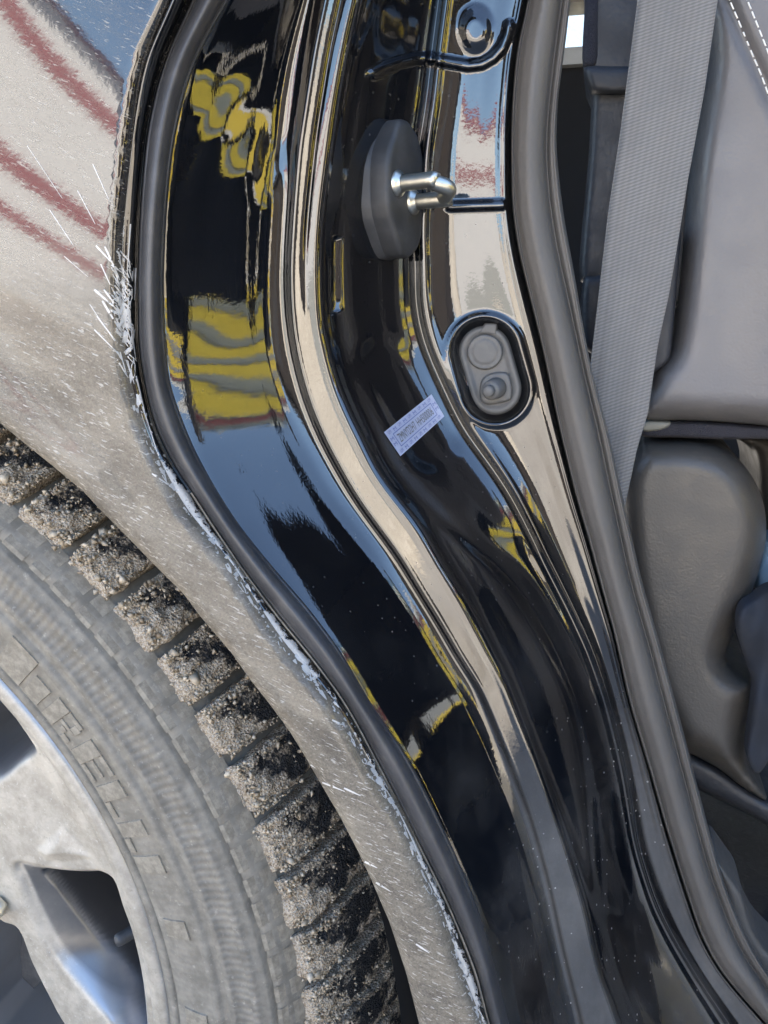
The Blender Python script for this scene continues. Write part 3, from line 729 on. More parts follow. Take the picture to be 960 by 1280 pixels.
# sidewall profile: (q, outward offset)
prof_q = [(0.00, -.006), (.010, -.008), (.02, .0), (.07, .0012), (.10, .0012), (.108, -.0008), (.118, .0008), (.13, .0022), (.30, .0058), (.48, .0082), (.492, .0096), (.56, .0100), (.57, .0086), (.63, .0090), (.64, .0104), (.69, .0106), (.70, .0094), (.83, .0098), (.84, .0112), (.90, .0110), (.912, .0097), (.965, .0092), (.985, .0080), (.995, .0040), (1.005, .0040)]
prof = [(R1+(R2-R1)*q, RY-o-(RY-YSH-.0098)*sstep(0, 1, q)*0) for q, o in prof_q]
rs = R2*1.004
TB_Y = np.array([.001, .006, .014, .040, .090, .150, .215, .245]); TB_R = R2*np.array([1.008, 1.022, 1.034, 1.058, 1.102, 1.138, 1.130, 1.0])
TT_Y = np.array([.010, .018, .040, .090, .150, .215]); TT_R = R2*np.array([1.046, 1.064, 1.090, 1.134, 1.172, 1.176])
prof += [(r_, YSH+y_) for r_, y_ in zip(TB_R, TB_Y)]+[(R1, YSH+.235)]
prof = np.array(prof); NS = 720; ph = np.arange(NS)/NS*2*np.pi
V = np.concatenate([wp(np.full(NS, r_), ph, Y) for r_, Y in prof]); me = quads_mesh('tyre', W(V), grid_faces(len(prof), NS, True))
uv = me.uv_layers.new(name='UVMap'); li = np.empty(len(me.loops), np.int32); me.loops.foreach_get('vertex_index', li)
q_of = (prof[:, 0]-R1)/(R2-R1); U = np.stack([(li % NS)/NS, q_of[li//NS]], -1)
wrapm = np.zeros(len(me.polygons)*4, bool)
uq = U.reshape(-1, 4, 2); big = (uq[..., 0].max(1)-uq[..., 0].min(1)) > .5; uq[big, :, 0] = np.where(uq[big, :, 0] < .5, uq[big, :, 0]+1, uq[big, :, 0])
uv.data.foreach_set('uv', uq.astype(np.float32).ravel())
if me.polygons[100].normal.y > 0: me.flip_normals()
tyre = link('tyre', me, M['tyre'], wheel)
def side_Y(r_): return np.interp(r_, prof[:25, 0], prof[:25, 1])

def arc_piece(name, parts, mat, h=.0010, label=None):
    """raised piece on the sidewall; parts: list of (phi0, phi1, q0, q1)"""
    VV, FF = [], []
    for p0, p1, q0, q1 in parts:
        n = max(2, int(abs(p1-p0)/R(.35))+1); m = max(2, int((q1-q0)/.05)+1)
        for sgn in (0,):
            pass
        o0 = len(VV); ins = R(.06)
        for lay in (0, 1):
            for i in range(n):
                for j in range(m):
                    a, b = i/(n-1), j/(m-1); qq = q0+(q1-q0)*b+(0 if lay == 0 else (.5-b)*.012); pp = p0+(p1-p0)*a+(0 if lay == 0 else (.5-a)*2*ins*(1 if p1 > p0 else -1))
                    r_ = R1+(R2-R1)*qq; VV.append(wp(np.array(r_), np.array(pp), side_Y(r_)-(h if lay else -.001)))
        idx = lambda l, i, j: o0+l*n*m+i*m+j
        for i in range(n-1):
            for j in range(m-1): FF.append((idx(1, i, j), idx(1, i+1, j), idx(1, i+1, j+1), idx(1, i, j+1)))
        for i in range(n-1):
            FF.append((idx(0, i, 0), idx(0, i+1, 0), idx(1, i+1, 0), idx(1, i, 0))); FF.append((idx(0, i, m-1), idx(0, i+1, m-1), idx(1, i+1, m-1), idx(1, i, m-1)))
        for j in range(m-1):
            FF.append((idx(0, 0, j), idx(0, 0, j+1), idx(1, 0, j+1), idx(1, 0, j))); FF.append((idx(0, n-1, j), idx(0, n-1, j+1), idx(1, n-1, j+1), idx(1, n-1, j)))
    me = raw_mesh(name, W(np.array(VV)), FF); bm = bmesh.new(); bm.from_mesh(me); bmesh.ops.recalc_face_normals(bm, faces=bm.faces); bm.to_mesh(me); bm.free()
    return link(name, me, mat, wheel, smooth=False)
def pphi(x, y): return float(px_to_polar(np.array(x, float), np.array(y, float), RY-.006)[1])
def glyph(ch, pa, pb, q0=.15, q1=.43):
    f = lambda a, b, c, d: (pa+(pb-pa)*a, pa+(pb-pa)*b, q0+(q1-q0)*c, q0+(q1-q0)*d)
    if ch == 'I': parts = [f(0, 1, 0, 1)]
    if ch == 'L': parts = [f(0, .5, 0, 1), f(.5, 1, 0, .24)]
    if ch == 'E': parts = [f(0, .45, 0, 1), f(.45, 1, 0, .2), f(.45, .95, .4, .6), f(.45, 1, .8, 1)]
    if ch == 'R': parts = [f(0, .42, 0, 1), f(.42, .9, .82, 1), f(.42, .9, .42, .58), f(.72, .95, .55, .85), f(.55, .75, .2, .42), f(.72, 1, 0, .24)]
    if ch == 'P': parts = [f(0, 1, 0, 1.0)]
    arc_piece('raised_letter', parts, M['letter'])
px_l = [('P', (14,800), (42,838), .14, .52), ('I', (44,846), (62,868), .15, .40), ('R', (68,876), (97,922), .15, .43), ('E', (101,930), (128,975), .15, .43), ('L', (131,980), (153,1022), .15, .43), ('L', (157,1028), (177,1066), .15, .43), ('I', (180,1070), (192,1092), .15, .43)]
for ch, a, b, q0, q1 in px_l: glyph(ch, pphi(*a), pphi(*b), q0, q1)
for k in range(8):                                   # low bars and arrows on the rest of the sidewall
    p0 = pphi(195, 1150)-k*R(11); arc_piece('raised_mark', [(p0, p0-R(2.2), .2, .42)], M['letter'])
# shoulder bars between the groove and the lugs
NB_ = 70; dphi = 2*math.pi/NB_
ph0 = pphi(168, 838)
# ---- tread lugs: four different crusted shapes, then copies round the tyre
def fnoise(p, seed, scale):
    r_ = np.random.default_rng(seed); out = np.zeros(len(p)); amp = 1; tot = 0
    for o in range(4):
        k = r_.normal(size=(10, 3))*scale*(1.9**o); f = r_.uniform(0, 6.28, 10); out += amp*np.sin(p@k.T+f).mean(1)*1.6; tot += amp; amp *= .6
    return out/tot
def lug_mesh(seed, Ya, Yb, r0, r1, width, crust_end):
    nx, ny, nz = 16, 40, 8                       # round, across, up
    me_v = []; bm = bmesh.new(); bmesh.ops.create_cube(bm, size=1)
    bm.free()
    # shell of a box made of three grids, displaced as one
    def face(fn, n, m):
        a, b = np.meshgrid(np.linspace(0, 1, n), np.linspace(0, 1, m), indexing='ij'); return fn(a.ravel(), b.ravel()), grid_faces(n, m)
    Vs, Fs = [], []; o0 = 0
    for fn, n, m in ((lambda a, b: np.stack([a, b, np.ones_like(a)], -1), nx, ny), (lambda a, b: np.stack([a, np.zeros_like(a), b], -1), nx, nz), (lambda a, b: np.stack([a, np.ones_like(a), b], -1), nx, nz), (lambda a, b: np.stack([np.zeros_like(a), a, b], -1), ny, nz), (lambda a, b: np.stack([np.ones_like(a), a, b], -1), ny, nz)):
        v, f = face(fn, n, m); Vs.append(v); Fs.append(f+o0); o0 += len(v)
    U = np.concatenate(Vs); Fq = np.concatenate(Fs)
    c = U-np.array([.5, .5, .5]); rd = 1-.10*np.clip(np.abs(c[:, 0])*2, 0, 1)**6*np.clip(np.abs(c[:, 2])*2, 0, 1)**6
    skew = .0
    phl = (U[:, 0]-.5)*width; Y = Ya+(Yb-Ya)*U[:, 1]
    rb = np.interp(Y-YSH, TB_Y, TB_R)-.004; rt = np.interp(Y-YSH, TT_Y, TT_R)*r1
    rr = rb+(rt-rb)*U[:, 2]*rd-.004*np.clip(1-U[:, 1]/.10, 0, 1)**2*U[:, 2]
    p = np.stack([phl*R2*.9, Y-Ya, rr-r0], -1)
    n1 = fnoise(p, seed, 170); n2 = fnoise(p, seed+50, 600)
    nn = c.copy(); nn[:, 1] *= .45; nn /= np.linalg.norm(nn, axis=1)[:, None]+1e-6
    amp = (.0022+.0034*np.clip(1-U[:, 1]/.3, 0, 1))*(U[:, 2]*.85+.15)
    q = p+nn*((n1*1.3+n2*.9)*amp)[:, None]
    ang = q[:, 0]/(R2*.9); V = np.stack([(r0+q[:, 2])*np.cos(ang), Ya+q[:, 1]-(RY+.10), (r0+q[:, 2])*np.sin(ang)], -1)*SC
    me = quads_mesh('tread_block', V, Fq)
    bm = bmesh.new(); bm.from_mesh(me); bmesh.ops.remove_doubles(bm, verts=bm.verts, dist=1e-6); bmesh.ops.recalc_face_normals(bm, faces=bm.faces)
    bm.to_mesh(me); bm.free(); me.materials.append(M['crust'])
    me.polygons.foreach_set('use_smooth', np.ones(len(me.polygons), bool))
    co = np.empty(len(me.vertices)*3); me.vertices.foreach_get('co', co); co = co.reshape(-1, 3)
    y = (co[:, 1]/SC+RY+.10-Ya)/(Yb-Ya); rad = np.hypot(co[:, 0], co[:, 2])/SC; rtop = np.interp(co[:, 1]/SC+RY+.10-YSH, TT_Y, TT_R); ang = np.arctan2(co[:, 2], co[:, 0])/width
    cr = .37+.52*np.clip(1-y/.28, 0, 1)**.7*crust_end+.35*sstep(.30, .5, np.abs(ang))+.22*sstep(.75, 1.0, y)+.30*np.clip((rtop-.006-rad)/.02, 0, 1)
    a = me.attributes.new('crust', 'FLOAT', 'POINT'); a.data.foreach_set('value', cr.astype(np.float32))
    return me
lugsA = [lug_mesh(11+i*7, YSH+.014, YSH+.106, R2*1.020, 1.0, dphi*.80, 1.0 if i % 2 else .8) for i in range(5)]
lugsB = [lug_mesh(111+i*7, YSH+.113, YSH+.19, R2*1.020, 1.0, dphi*.86, .8) for i in range(4)]
NREP = 0
for i in range(NB_):
    a = ph0-dphi*.5+i*dphi; aw = (a+math.pi) % (2*math.pi)-math.pi
    for row, lugs in enumerate((lugsA, lugsB)):
        if not (R(-25) < aw < R(125)): continue
        o = bpy.data.objects.new('tread_block', lugs[(i*3+row) % len(lugs)]); col.objects.link(o); o.parent = wheel
        o.rotation_euler = (0, -(a+(dphi*.25 if row else 0)), 0)
rest = []
# the unseen rest of the tread as plain lugs joined in one part
VV, FF = [], []
for i in range(NB_):
    a = ph0-dphi*.5+i*dphi; aw = (a+math.pi) % (2*math.pi)-math.pi
    if R(-25) < aw < R(125): continue
    for Ya, Yb in ((YSH+.014, YSH+.098), (YSH+.104, YSH+.165), (YSH+.17, YSH+.225)):
        o0 = len(VV)
        for r_ in (R2*1.05, R2*1.12):
            for pp in (a-dphi*.4, a+dphi*.4):
                for Y in (Ya, Yb): VV.append(wp(np.array(r_), np.array(pp), Y))
        FF += [tuple(o0+k for k in f) for f in ((4, 5, 7, 6), (0, 4, 6, 2), (1, 3, 7, 5), (0, 1, 5, 4), (2, 6, 7, 3))]
link('tread_pattern', raw_mesh('tread_pattern', W(np.array(VV)), FF), M['crust'], wheel, smooth=False, kind='stuff')

# ---- shoulder ribs and small sipes on the shoulder
VV, FF = [], []
for i in range(NB_*2):
    a = ph0+i*dphi*.5+dphi*.08
    if not (R(-25) < (a+math.pi) % (2*math.pi)-math.pi < R(125)): continue
    o0 = len(VV); ww = dphi*.5*.42 if i % 2 else dphi*.5*.30
    for r_, Y in ((R2*1.006, YSH+.0005), (R2*1.012, YSH+.0014), (R2*1.030, YSH+.0104), (R2*1.038, YSH+.0160)):
        for pp in (a-ww, a+ww): VV.append(wp(np.array(r_), np.array(pp), Y))
    for k in range(3): FF.append((o0+2*k, o0+2*k+1, o0+2*k+3, o0+2*k+2))
    for k in range(3): pass
link('shoulder_rib', raw_mesh('shoulder_rib', W(np.array(VV)), FF), M['letter'], wheel, smooth=False, kind='stuff')

# ---- frozen grit: thousands of crystals on the lugs
NG = 20000
iv = np.array([(0, 0, 1), (.94, 0, .1), (-.3, .9, .0), (-.5, -.8, .1), (.1, .1, -1)])
Ff = np.array([(0, 1, 2), (0, 2, 3), (0, 3, 1), (4, 2, 1), (4, 3, 2), (4, 1, 3)])
blk = rng.integers(-8, 22, NG); la = (rng.random(NG)-.5)
yy = np.where(rng.random(NG) < .55, rng.random(NG)**1.6*.35, rng.random(NG))
edgey = rng.random(NG) < .4; la = np.where(edgey, np.sign(la)*rng.uniform(.36, .5, NG), la)
pp = ph0-dphi*.5+blk*dphi+la*dphi*.84; Yg = YSH+.013+yy*np.where(rng.random(NG) < .75, .094, .175)
clump = fnoise(np.stack([pp*R2, Yg, np.zeros(NG)], -1), 5, 100); keep = (clump*1.5+rng.normal(0, .2, NG)+.45*(yy < .25)+.2*edgey) > .12
pp, Yg, yy = pp[keep], Yg[keep], yy[keep]; n = len(pp)
lift = np.where(rng.random(n) < .25, rng.uniform(-.012, .0, n), 0)
rr = np.interp(Yg-YSH, TT_Y, TT_R)+lift*np.clip(1-yy/.3, 0, 1)+rng.uniform(-.0012, .0010, n)
size = rng.lognormal(math.log(.00072), .48, n)*(1+.6*np.clip(1-yy/.3, 0, 1))
Rm = rng.normal(size=(n, 3, 3)); Qm = np.linalg.qr(Rm)[0]
V = np.einsum('kj,nij->nki', iv, Qm)*size[:, None, None]*rng.uniform(.6, 1.3, (n, 1, 3))+wp(rr, pp, Yg)[:, None, :]
Fg = (Ff[None]+np.arange(n)[:, None, None]*5).reshape(-1, 3)
link('frozen_grit', quads_mesh('frozen_grit', W(V.reshape(-1, 3)), Fg), M['grain'], wheel, smooth=False, kind='stuff', label='tan crystals of frozen road grit crusted on the tread')

# ---- rim
holes = [np.array([(13,1090),(50,1094),(95,1095),(134,1093),(145,1100),(153,1128),(166,1165),(176,1212),(181,1262),(184,1320),(182,1350),(165,1325),(138,1283),(103,1246),(62,1203),(36,1155),(18,1110)], float),
         np.array([(-60,826),(-20,850),(12,882),(42,926),(44,936),(20,955),(-10,978),(-60,990),(-110,950),(-100,860)], float),
         np.array([(-60,1160),(-12,1172),(8,1180),(26,1222),(60,1280),(90,1330),(40,1380),(-80,1340)], float)]
RYF = RY+.010
gx, gy = np.meshgrid(np.arange(-260, 240, 2.2), np.arange(800, 1420, 2.2)); n_, m_ = gx.shape
g = np.stack([gx.ravel(), gy.ravel()], -1); rr_, _ = px_to_polar(g[:, 0], g[:, 1], RY)
sd = np.full(len(g), 1e9)
for h in holes:
    hp = resample(catmull(h, 4, True), 5, True); d = poly_dist(g, hp); d = np.where(inside(g, hp), -d, d); sd = np.minimum(sd, d)
Yr = RYF+.012*sstep(40, 0, sd)**2*0+np.where(sd < 9, .0045*(1-np.clip(sd/9, 0, 1))**2, 0)
Yr += .012*sstep(R1*.94, R1*.55, rr_)-.006*sstep(R1*.92, R1*.99, rr_)
tri = np.array([(78,1032),(42,1066),(55,1080),(118,1072)], float); dt = poly_dist(g, tri); it = inside(g, tri); Yr += -.0040*np.where(it, np.clip(dt/14, 0, 1), 0)
hp0 = resample(catmull(holes[0], 4, True), 5, True); in0 = inside(g, hp0)
dk = resample(catmull(np.array([(40,1100),(95,1098),(134,1096),(146,1104),(154,1130),(166,1168),(176,1212),(180,1262),(181,1312),(166,1310),(142,1274),(118,1240),(92,1206),(70,1168),(50,1128)], float), 4, True), 4, True)
ddk = poly_dist(g, dk); ddk = np.where(inside(g, dk), -ddk, ddk); fac = in0 & (ddk > 0); de0 = poly_dist(g, hp0)
Yr += np.where(in0, 0, .085*sstep(-.5, -17, sd))
tf = de0/np.maximum(de0+np.maximum(ddk, 0), 1e-6)
dmax = np.clip((g[:, 1]-1085)/190, .05, 1.1)*.030
Yr += np.where(fac, dmax*tf, 0)+np.where(in0 & ~fac, dmax+.08*sstep(0, -9, ddk), 0)
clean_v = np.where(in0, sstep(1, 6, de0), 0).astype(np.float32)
okv = rr_ < R1*.995
V = P(g[:, 0], g[:, 1], Yr) 
# keep windows as straight walls: shift inner points along the wheel axis instead of along the sight line
base = P(g[:, 0], g[:, 1], RYF); V = base.copy(); V[:, 1] += Yr-RYF
Q = grid_faces(n_, m_); kq = okv[Q].all(1) & ~((sd[Q] < -19) & ~in0[Q]).all(1) & ~(ddk[Q] < -14).all(1); Q = Q[kq]
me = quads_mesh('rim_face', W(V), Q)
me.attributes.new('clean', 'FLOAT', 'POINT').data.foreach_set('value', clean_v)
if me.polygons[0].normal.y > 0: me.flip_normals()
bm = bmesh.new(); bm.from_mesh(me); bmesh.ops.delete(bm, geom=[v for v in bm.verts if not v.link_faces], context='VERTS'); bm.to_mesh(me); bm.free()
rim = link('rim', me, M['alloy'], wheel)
kq_ = 4.0e-4; fine = (g.min(0), g.max(0))
def plane_xy(px): p = P(px[:, 0], px[:, 1], RYF)-WC; return np.stack([p[:, 0], p[:, 2]], -1)
hp = [plane_xy(resample(catmull(h, 4, True), 8, True)) for h in holes]; ang = [math.atan2(*h.mean(0)[::-1]) for h in hp]
for k in range(1, 5):
    a = k*R(72); c_, s_2 = math.cos(a), math.sin(a); q = hp[0]@np.array([[c_, s_2], [-s_2, c_]]); aa = math.atan2(*q.mean(0)[::-1])
    if min(abs((aa-b+math.pi) % (2*math.pi)-math.pi) for b in ang) > .55: hp.append(q); ang.append(aa)
n2 = 260; ga, gb = np.meshgrid(np.linspace(-R1, R1, n2), np.linspace(-R1, R1, n2)); c2_ = np.stack([ga.ravel(), gb.ravel()], -1); rc = np.hypot(*c2_.T)
sd2 = np.full(len(c2_), 1e9)
for h in hp: d = poly_dist(c2_, h); sd2 = np.minimum(sd2, np.where(inside(c2_, h), -d, d))
yr = RYF+.012*sstep(R1*.94, R1*.55, rc)-.006*sstep(R1*.92, R1*.99, rc)+.085*sstep(0, -.008, sd2)
V2_ = np.stack([c2_[:, 0]+WC[0], yr, c2_[:, 1]+WC[2]], -1); pj = project(np.stack([c2_[:, 0]+WC[0], np.full(len(rc), RYF), c2_[:, 1]+WC[2]], -1))
infine = (pj[:, 0] > fine[0][0]+6) & (pj[:, 0] < fine[1][0]-6) & (pj[:, 1] > fine[0][1]+6) & (pj[:, 1] < fine[1][1]-6)
Q2 = grid_faces(n2, n2); Q2 = Q2[(rc[Q2] < R1*.995).all(1) & ~infine[Q2].all(1) & ~(sd2[Q2] < -.010).all(1)]
V2_[:, 1] += .0004
me = quads_mesh('rim_spokes', W(V2_), Q2); me.flip_normals() if me.polygons[0].normal.y > 0 else None
bm = bmesh.new(); bm.from_mesh(me); bmesh.ops.delete(bm, geom=[v for v in bm.verts if not v.link_faces], context='VERTS'); bm.to_mesh(me); bm.free()
link('rim_spokes', me, M['alloy'], wheel)
NR = 360; ph = np.arange(NR)/NR*2*np.pi
pr = [(R1*.955, RY+.006), (R1*.965, RY+.001), (R1*.985, RY-.0015), (R1*1.0, RY-.0005), (R1*1.006, RY+.004), (R1*1.0, RY+.012), (R1*.94, RY+.02), (R1*.90, RY+.06), (R1*.90, RY+.22)]
V = np.concatenate([wp(np.full(NR, r_), ph, Y) for r_, Y in pr]); me = quads_mesh('rim_flange', W(V), grid_faces(len(pr), NR, True)); me.flip_normals() if me.polygons[5].normal.y > 0 else None
link('rim_flange', me, M['alloy'], wheel)
# brake side behind the spokes: barrel wall, dust shield and disc
pr = [(R1*.9, RY+.055), (R1*.88, RY+.12), (R1*.7, RY+.135), (R1*.55, RY+.125), (R1*.55, RY+.10), (R1*.02, RY+.10)]
V = np.concatenate([wp(np.full(NR, r_), ph, Y) for r_, Y in pr]); me = quads_mesh('brake_disc', W(V), grid_faces(len(pr), NR, True)); me.flip_normals() if me.polygons[5*NR//2].normal.y > 0 else None
link('brake_disc', me, M['barrel'], wheel)
tube('valve_stem', [P(166, 1160, RY+.012)+np.array([.012, 0, .006]), P(160, 1168, RY+.010), P(150, 1174, RY+.004), P(146, 1176, RY+.003)], [.0045, .0045, .0045, .0040], M['plastic'], wheel, seg=16)
tube('wheel_nut', [P(-6, 1135, RY+.03), P(-6, 1135, RY+.012), P(-6, 1135, RY+.011)], [.008, .008, .006], M['steel'], wheel, seg=6)
# arch liner behind the tyre
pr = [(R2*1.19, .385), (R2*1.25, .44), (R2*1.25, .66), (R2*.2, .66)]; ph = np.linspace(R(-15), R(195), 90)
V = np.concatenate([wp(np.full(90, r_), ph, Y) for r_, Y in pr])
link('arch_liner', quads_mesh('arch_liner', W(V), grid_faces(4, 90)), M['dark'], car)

# ================================================================== CABIN
trimA = [(735,-90),(733,0),(731,60),(729,82),(731,100),(738,118),(739,130),(736,190),(731,250),(727,292),(725,345),(745,355),(900,355),(900,-90)]
tr = pillow('pillar_trim', trimA, .60, 10, .012, .05, M['trim'], car, step=7, smooth_poly=4)
pillow('trim_step', [(731,84),(760,83),(830,86),(850,116),(800,119),(750,118),(737,112)], .588, 9, .012, .02, M['trim'], tr, step=5, smooth_poly=4)
pillow('trim_flock', [(731,-90),(748,-90),(748,30),(746,80),(730,82),(728,60),(731,0)], .590, 7, .006, .02, M['pile'], tr, step=5, smooth_poly=3)
pillow('belt_guide', [(729,350),(744,344),(790,345),(790,440),(735,440),(726,400)], .592, 10, .010, .04, M['trim'], tr, step=5, smooth_poly=4)
pillow('side_bracket', [(846,290),(851,300),(846,360),(840,430),(836,450),(824,462),(812,468),(790,470),(790,290)], .566, 6, .006, .02, M['trim'], car, step=5, smooth_poly=3)
# seat belt
Yb_ = lambda s: .540+.012*sstep(250, 640, s-SK*800)
rail('BL', [(801,-100),(797,0),(775,167),(760,267),(745,396),(739,446),(733,500),(724,620),(716,760)], 3)
rail('BR', [(915,-100),(897,0),(881,112),(860,225),(848,300),(836,370),(822,433),(810,517),(797,558),(781,633),(760,740)], 3)
belt, _ = loft('seat_belt', [at('BL', .5520, 1), at('BL', .5400, 0), mid('BL', 'BR', .03, .5390), mid('BL', 'BR', .5, .5375), mid('BL', 'BR', .97, .5370), at('BR', .5380, 0), at('BR', .5425, -1)], 260, 190, 1020, M['belt'], car, sub=4)
# seat back
sbk = [(1180,-150),(1180,540),(1000,540),(962,533),(900,528),(850,526),(806,526),(800,500),(815,462),(838,430),(850,330),(862,200),(880,80),(896,-150)]
back = pillow('seat_backrest', sbk, .600, 34, .045, .14, M['leather'], car, step=8, smooth_poly=4, hfn=lambda x, y, d: .010*sstep(60, 200, x-840)-.0035*np.exp(-((d-40)/16)**2)*0 - .006*np.exp(-(((x-908)-(y)*.46)/7)**2)*(y < 260))
pillow('backrest_hem', [(800,527),(850,527),(900,529),(962,534),(1100,540),(1100,552),(962,549),(900,549),(850,547),(802,545)], .590, 5, .008, .05, M['pile'], back, step=4, smooth_poly=4)
pillow('hem_tag', [(805,527),(836,527),(838,531),(828,537),(804,539)], .582, 3, .003, .01, simple('pale_tag_plastic', (.20, .20, .17), .5), back, step=3, smooth_poly=3)
def stitches(line, n):
    p = resample(catmull(line, 12), 3, False); L = len(p); VV, FF = [], []
    for i in range(n):
        a = p[int((i+.12)/n*(L-1))]; b = p[int((i+.80)/n*(L-1))]; d = (b-a)/np.linalg.norm(b-a); nn = np.array([-d[1], d[0]])*1.15; o0 = len(VV)
        h = lambda q, up_: P(q[0], q[1], .5395-up_)
        mid_ = (a+b)/2
        for q in (a, mid_, b):
            for sgn, up_ in ((1, -.003), (.6, .0012 if q is mid_ else 0), (-.6, .0012 if q is mid_ else 0), (-1, -.003)): VV.append(h(q+nn*sgn, up_))
        for i_ in range(2):
            for j in range(3): FF.append((o0+i_*4+j, o0+i_*4+j+1, o0+i_*4+j+5, o0+i_*4+j+4))
    return VV, FF
for ln, n in (([(905,-20),(912,0),(926,33),(940,67),(952,95),(962,122),(985,180)], 17), ([(925,-20),(934,0),(947,32),(962,70),(985,130)], 13)):
    VV, FF = stitches(ln, n); me = raw_mesh('seam_stitching', W(np.array(VV)), FF)
    link('seam_stitching', me, M['thread'], back, kind='stuff')
# seat base bolster
bol = [(800,556),(830,551),(868,552),(903,561),(932,584),(951,618),(958,655),(955,690),(944,728),(928,765),(914,798),(907,818),(912,832),(926,843),(942,851),(945,868),(937,890),(932,910),(931,930),(936,960),(960,1000),(930,985),(900,962),(870,945),(845,930),(812,870),(790,790),(775,690),(775,600)]
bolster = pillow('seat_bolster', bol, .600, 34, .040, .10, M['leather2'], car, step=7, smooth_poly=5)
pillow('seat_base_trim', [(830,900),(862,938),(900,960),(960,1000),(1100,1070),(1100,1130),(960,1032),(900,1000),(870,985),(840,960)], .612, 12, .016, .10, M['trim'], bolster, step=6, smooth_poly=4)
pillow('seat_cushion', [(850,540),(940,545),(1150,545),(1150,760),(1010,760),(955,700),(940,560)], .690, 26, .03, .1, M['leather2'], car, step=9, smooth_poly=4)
# floor mat and sill trim
def quad_sheet(name, pts, mat, parent, thick=.01, sub=1):
    p = np.array(pts); V = np.concatenate([p, p-np.array([0, 0, thick])]); n = len(p)
    FF = [tuple(range(n))]+[(i, (i+1) % n, n+(i+1) % n, n+i) for i in range(n)]+[tuple(range(n, 2*n))[::-1]]
    me = raw_mesh(name, V, FF); bm = bmesh.new(); bm.from_mesh(me); bmesh.ops.recalc_face_normals(bm, faces=bm.faces); bm.to_mesh(me); bm.free()
    return link(name, me, mat, parent, smooth=False)
zf = float(W(P(930, 1100, .66))[2]); 
flo = quad_sheet('floor_mat', [(-.1, .425, zf), (1.6, .425, zf), (1.6, 1.7, zf), (-.1, 1.7, zf)], M['mat_dirty'], car, .03)
pillow('sill_trim', [(893,1072),(908,1120),(915,1165),(930,1195),(948,1222),(990,1262),(1080,1330),(1100,1310),(1000,1225),(960,1190),(940,1160),(928,1120),(915,1100)], .545, 8, .006, .04, M['seal_rubber'], car, step=5, smooth_poly=4)
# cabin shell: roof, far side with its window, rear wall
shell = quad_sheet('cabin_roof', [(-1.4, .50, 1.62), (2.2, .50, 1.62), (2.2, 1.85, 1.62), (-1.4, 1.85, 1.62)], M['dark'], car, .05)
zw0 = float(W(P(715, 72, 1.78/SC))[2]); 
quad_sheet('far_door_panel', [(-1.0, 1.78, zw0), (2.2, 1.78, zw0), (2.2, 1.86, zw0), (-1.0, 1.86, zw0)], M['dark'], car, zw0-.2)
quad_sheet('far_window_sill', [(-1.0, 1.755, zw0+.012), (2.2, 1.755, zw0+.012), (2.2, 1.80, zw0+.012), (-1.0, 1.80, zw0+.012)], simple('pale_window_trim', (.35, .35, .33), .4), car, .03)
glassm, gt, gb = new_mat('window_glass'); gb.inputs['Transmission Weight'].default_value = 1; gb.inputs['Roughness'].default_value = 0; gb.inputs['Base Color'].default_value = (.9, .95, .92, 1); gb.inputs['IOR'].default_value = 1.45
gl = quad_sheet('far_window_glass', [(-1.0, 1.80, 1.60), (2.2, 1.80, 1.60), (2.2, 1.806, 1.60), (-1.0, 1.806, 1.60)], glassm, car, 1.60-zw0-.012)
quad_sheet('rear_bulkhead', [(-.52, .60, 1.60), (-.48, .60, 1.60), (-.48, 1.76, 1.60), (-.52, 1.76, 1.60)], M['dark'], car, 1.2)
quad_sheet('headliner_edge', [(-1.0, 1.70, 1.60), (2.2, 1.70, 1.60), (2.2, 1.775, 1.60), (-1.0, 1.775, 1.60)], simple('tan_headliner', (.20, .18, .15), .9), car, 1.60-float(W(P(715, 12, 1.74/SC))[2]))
# open rear door, hinged at the front of the opening
hx = Vector((1.5, .36, 0)); dd = Vector((math.cos(R(-84)), math.sin(R(-84)), 0)); dn = Vector((-dd.y, dd.x, 0))
def dpt(u, n, z): return tuple(hx+dd*u+dn*n+Vector((0, 0, z)))
def dbox(name, u0, u1, n0, n1, z0, z1, mat, parent, bev=.012):
    V = [dpt(u, n_, z) for z in (z0, z1) for u in (u0, u1) for n_ in (n0, n1)]
    me = raw_mesh(name, V, [(0, 1, 3, 2), (4, 6, 7, 5), (0, 4, 5, 1), (2, 3, 7, 6), (0, 2, 6, 4), (1, 5, 7, 3)])
    bm = bmesh.new(); bm.from_mesh(me); bmesh.ops.recalc_face_normals(bm, faces=bm.faces); bmesh.ops.bevel(bm, geom=bm.edges[:], offset=bev, segments=2, affect='EDGES'); bm.to_mesh(me); bm.free()
    return link(name, me, mat, parent)
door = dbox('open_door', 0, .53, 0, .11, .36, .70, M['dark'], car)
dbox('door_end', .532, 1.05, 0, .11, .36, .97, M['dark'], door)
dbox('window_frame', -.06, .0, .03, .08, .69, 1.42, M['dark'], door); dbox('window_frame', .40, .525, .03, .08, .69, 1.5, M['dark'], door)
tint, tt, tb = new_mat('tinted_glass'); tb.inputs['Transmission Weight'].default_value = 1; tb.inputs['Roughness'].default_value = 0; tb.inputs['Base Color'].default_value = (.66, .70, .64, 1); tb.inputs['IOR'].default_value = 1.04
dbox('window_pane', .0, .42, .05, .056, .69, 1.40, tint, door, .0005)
quad_sheet('front_blocker_low', [(1.45, .43, .745), (1.75, .43, .745), (1.75, 1.74, .745), (1.45, 1.74, .745)], M['dark'], car, .5)  # unseen dark block, kept low to leave a slot for the yellow reflection
fb = quad_sheet('front_blocker_high', [(1.45, .43, 1.58), (1.75, .43, 1.58), (1.75, 1.74, 1.58), (1.45, 1.74, 1.58)], M['dark'], car, 1.58-.95)  # upper unseen block, shaped to close that reflection slot from above
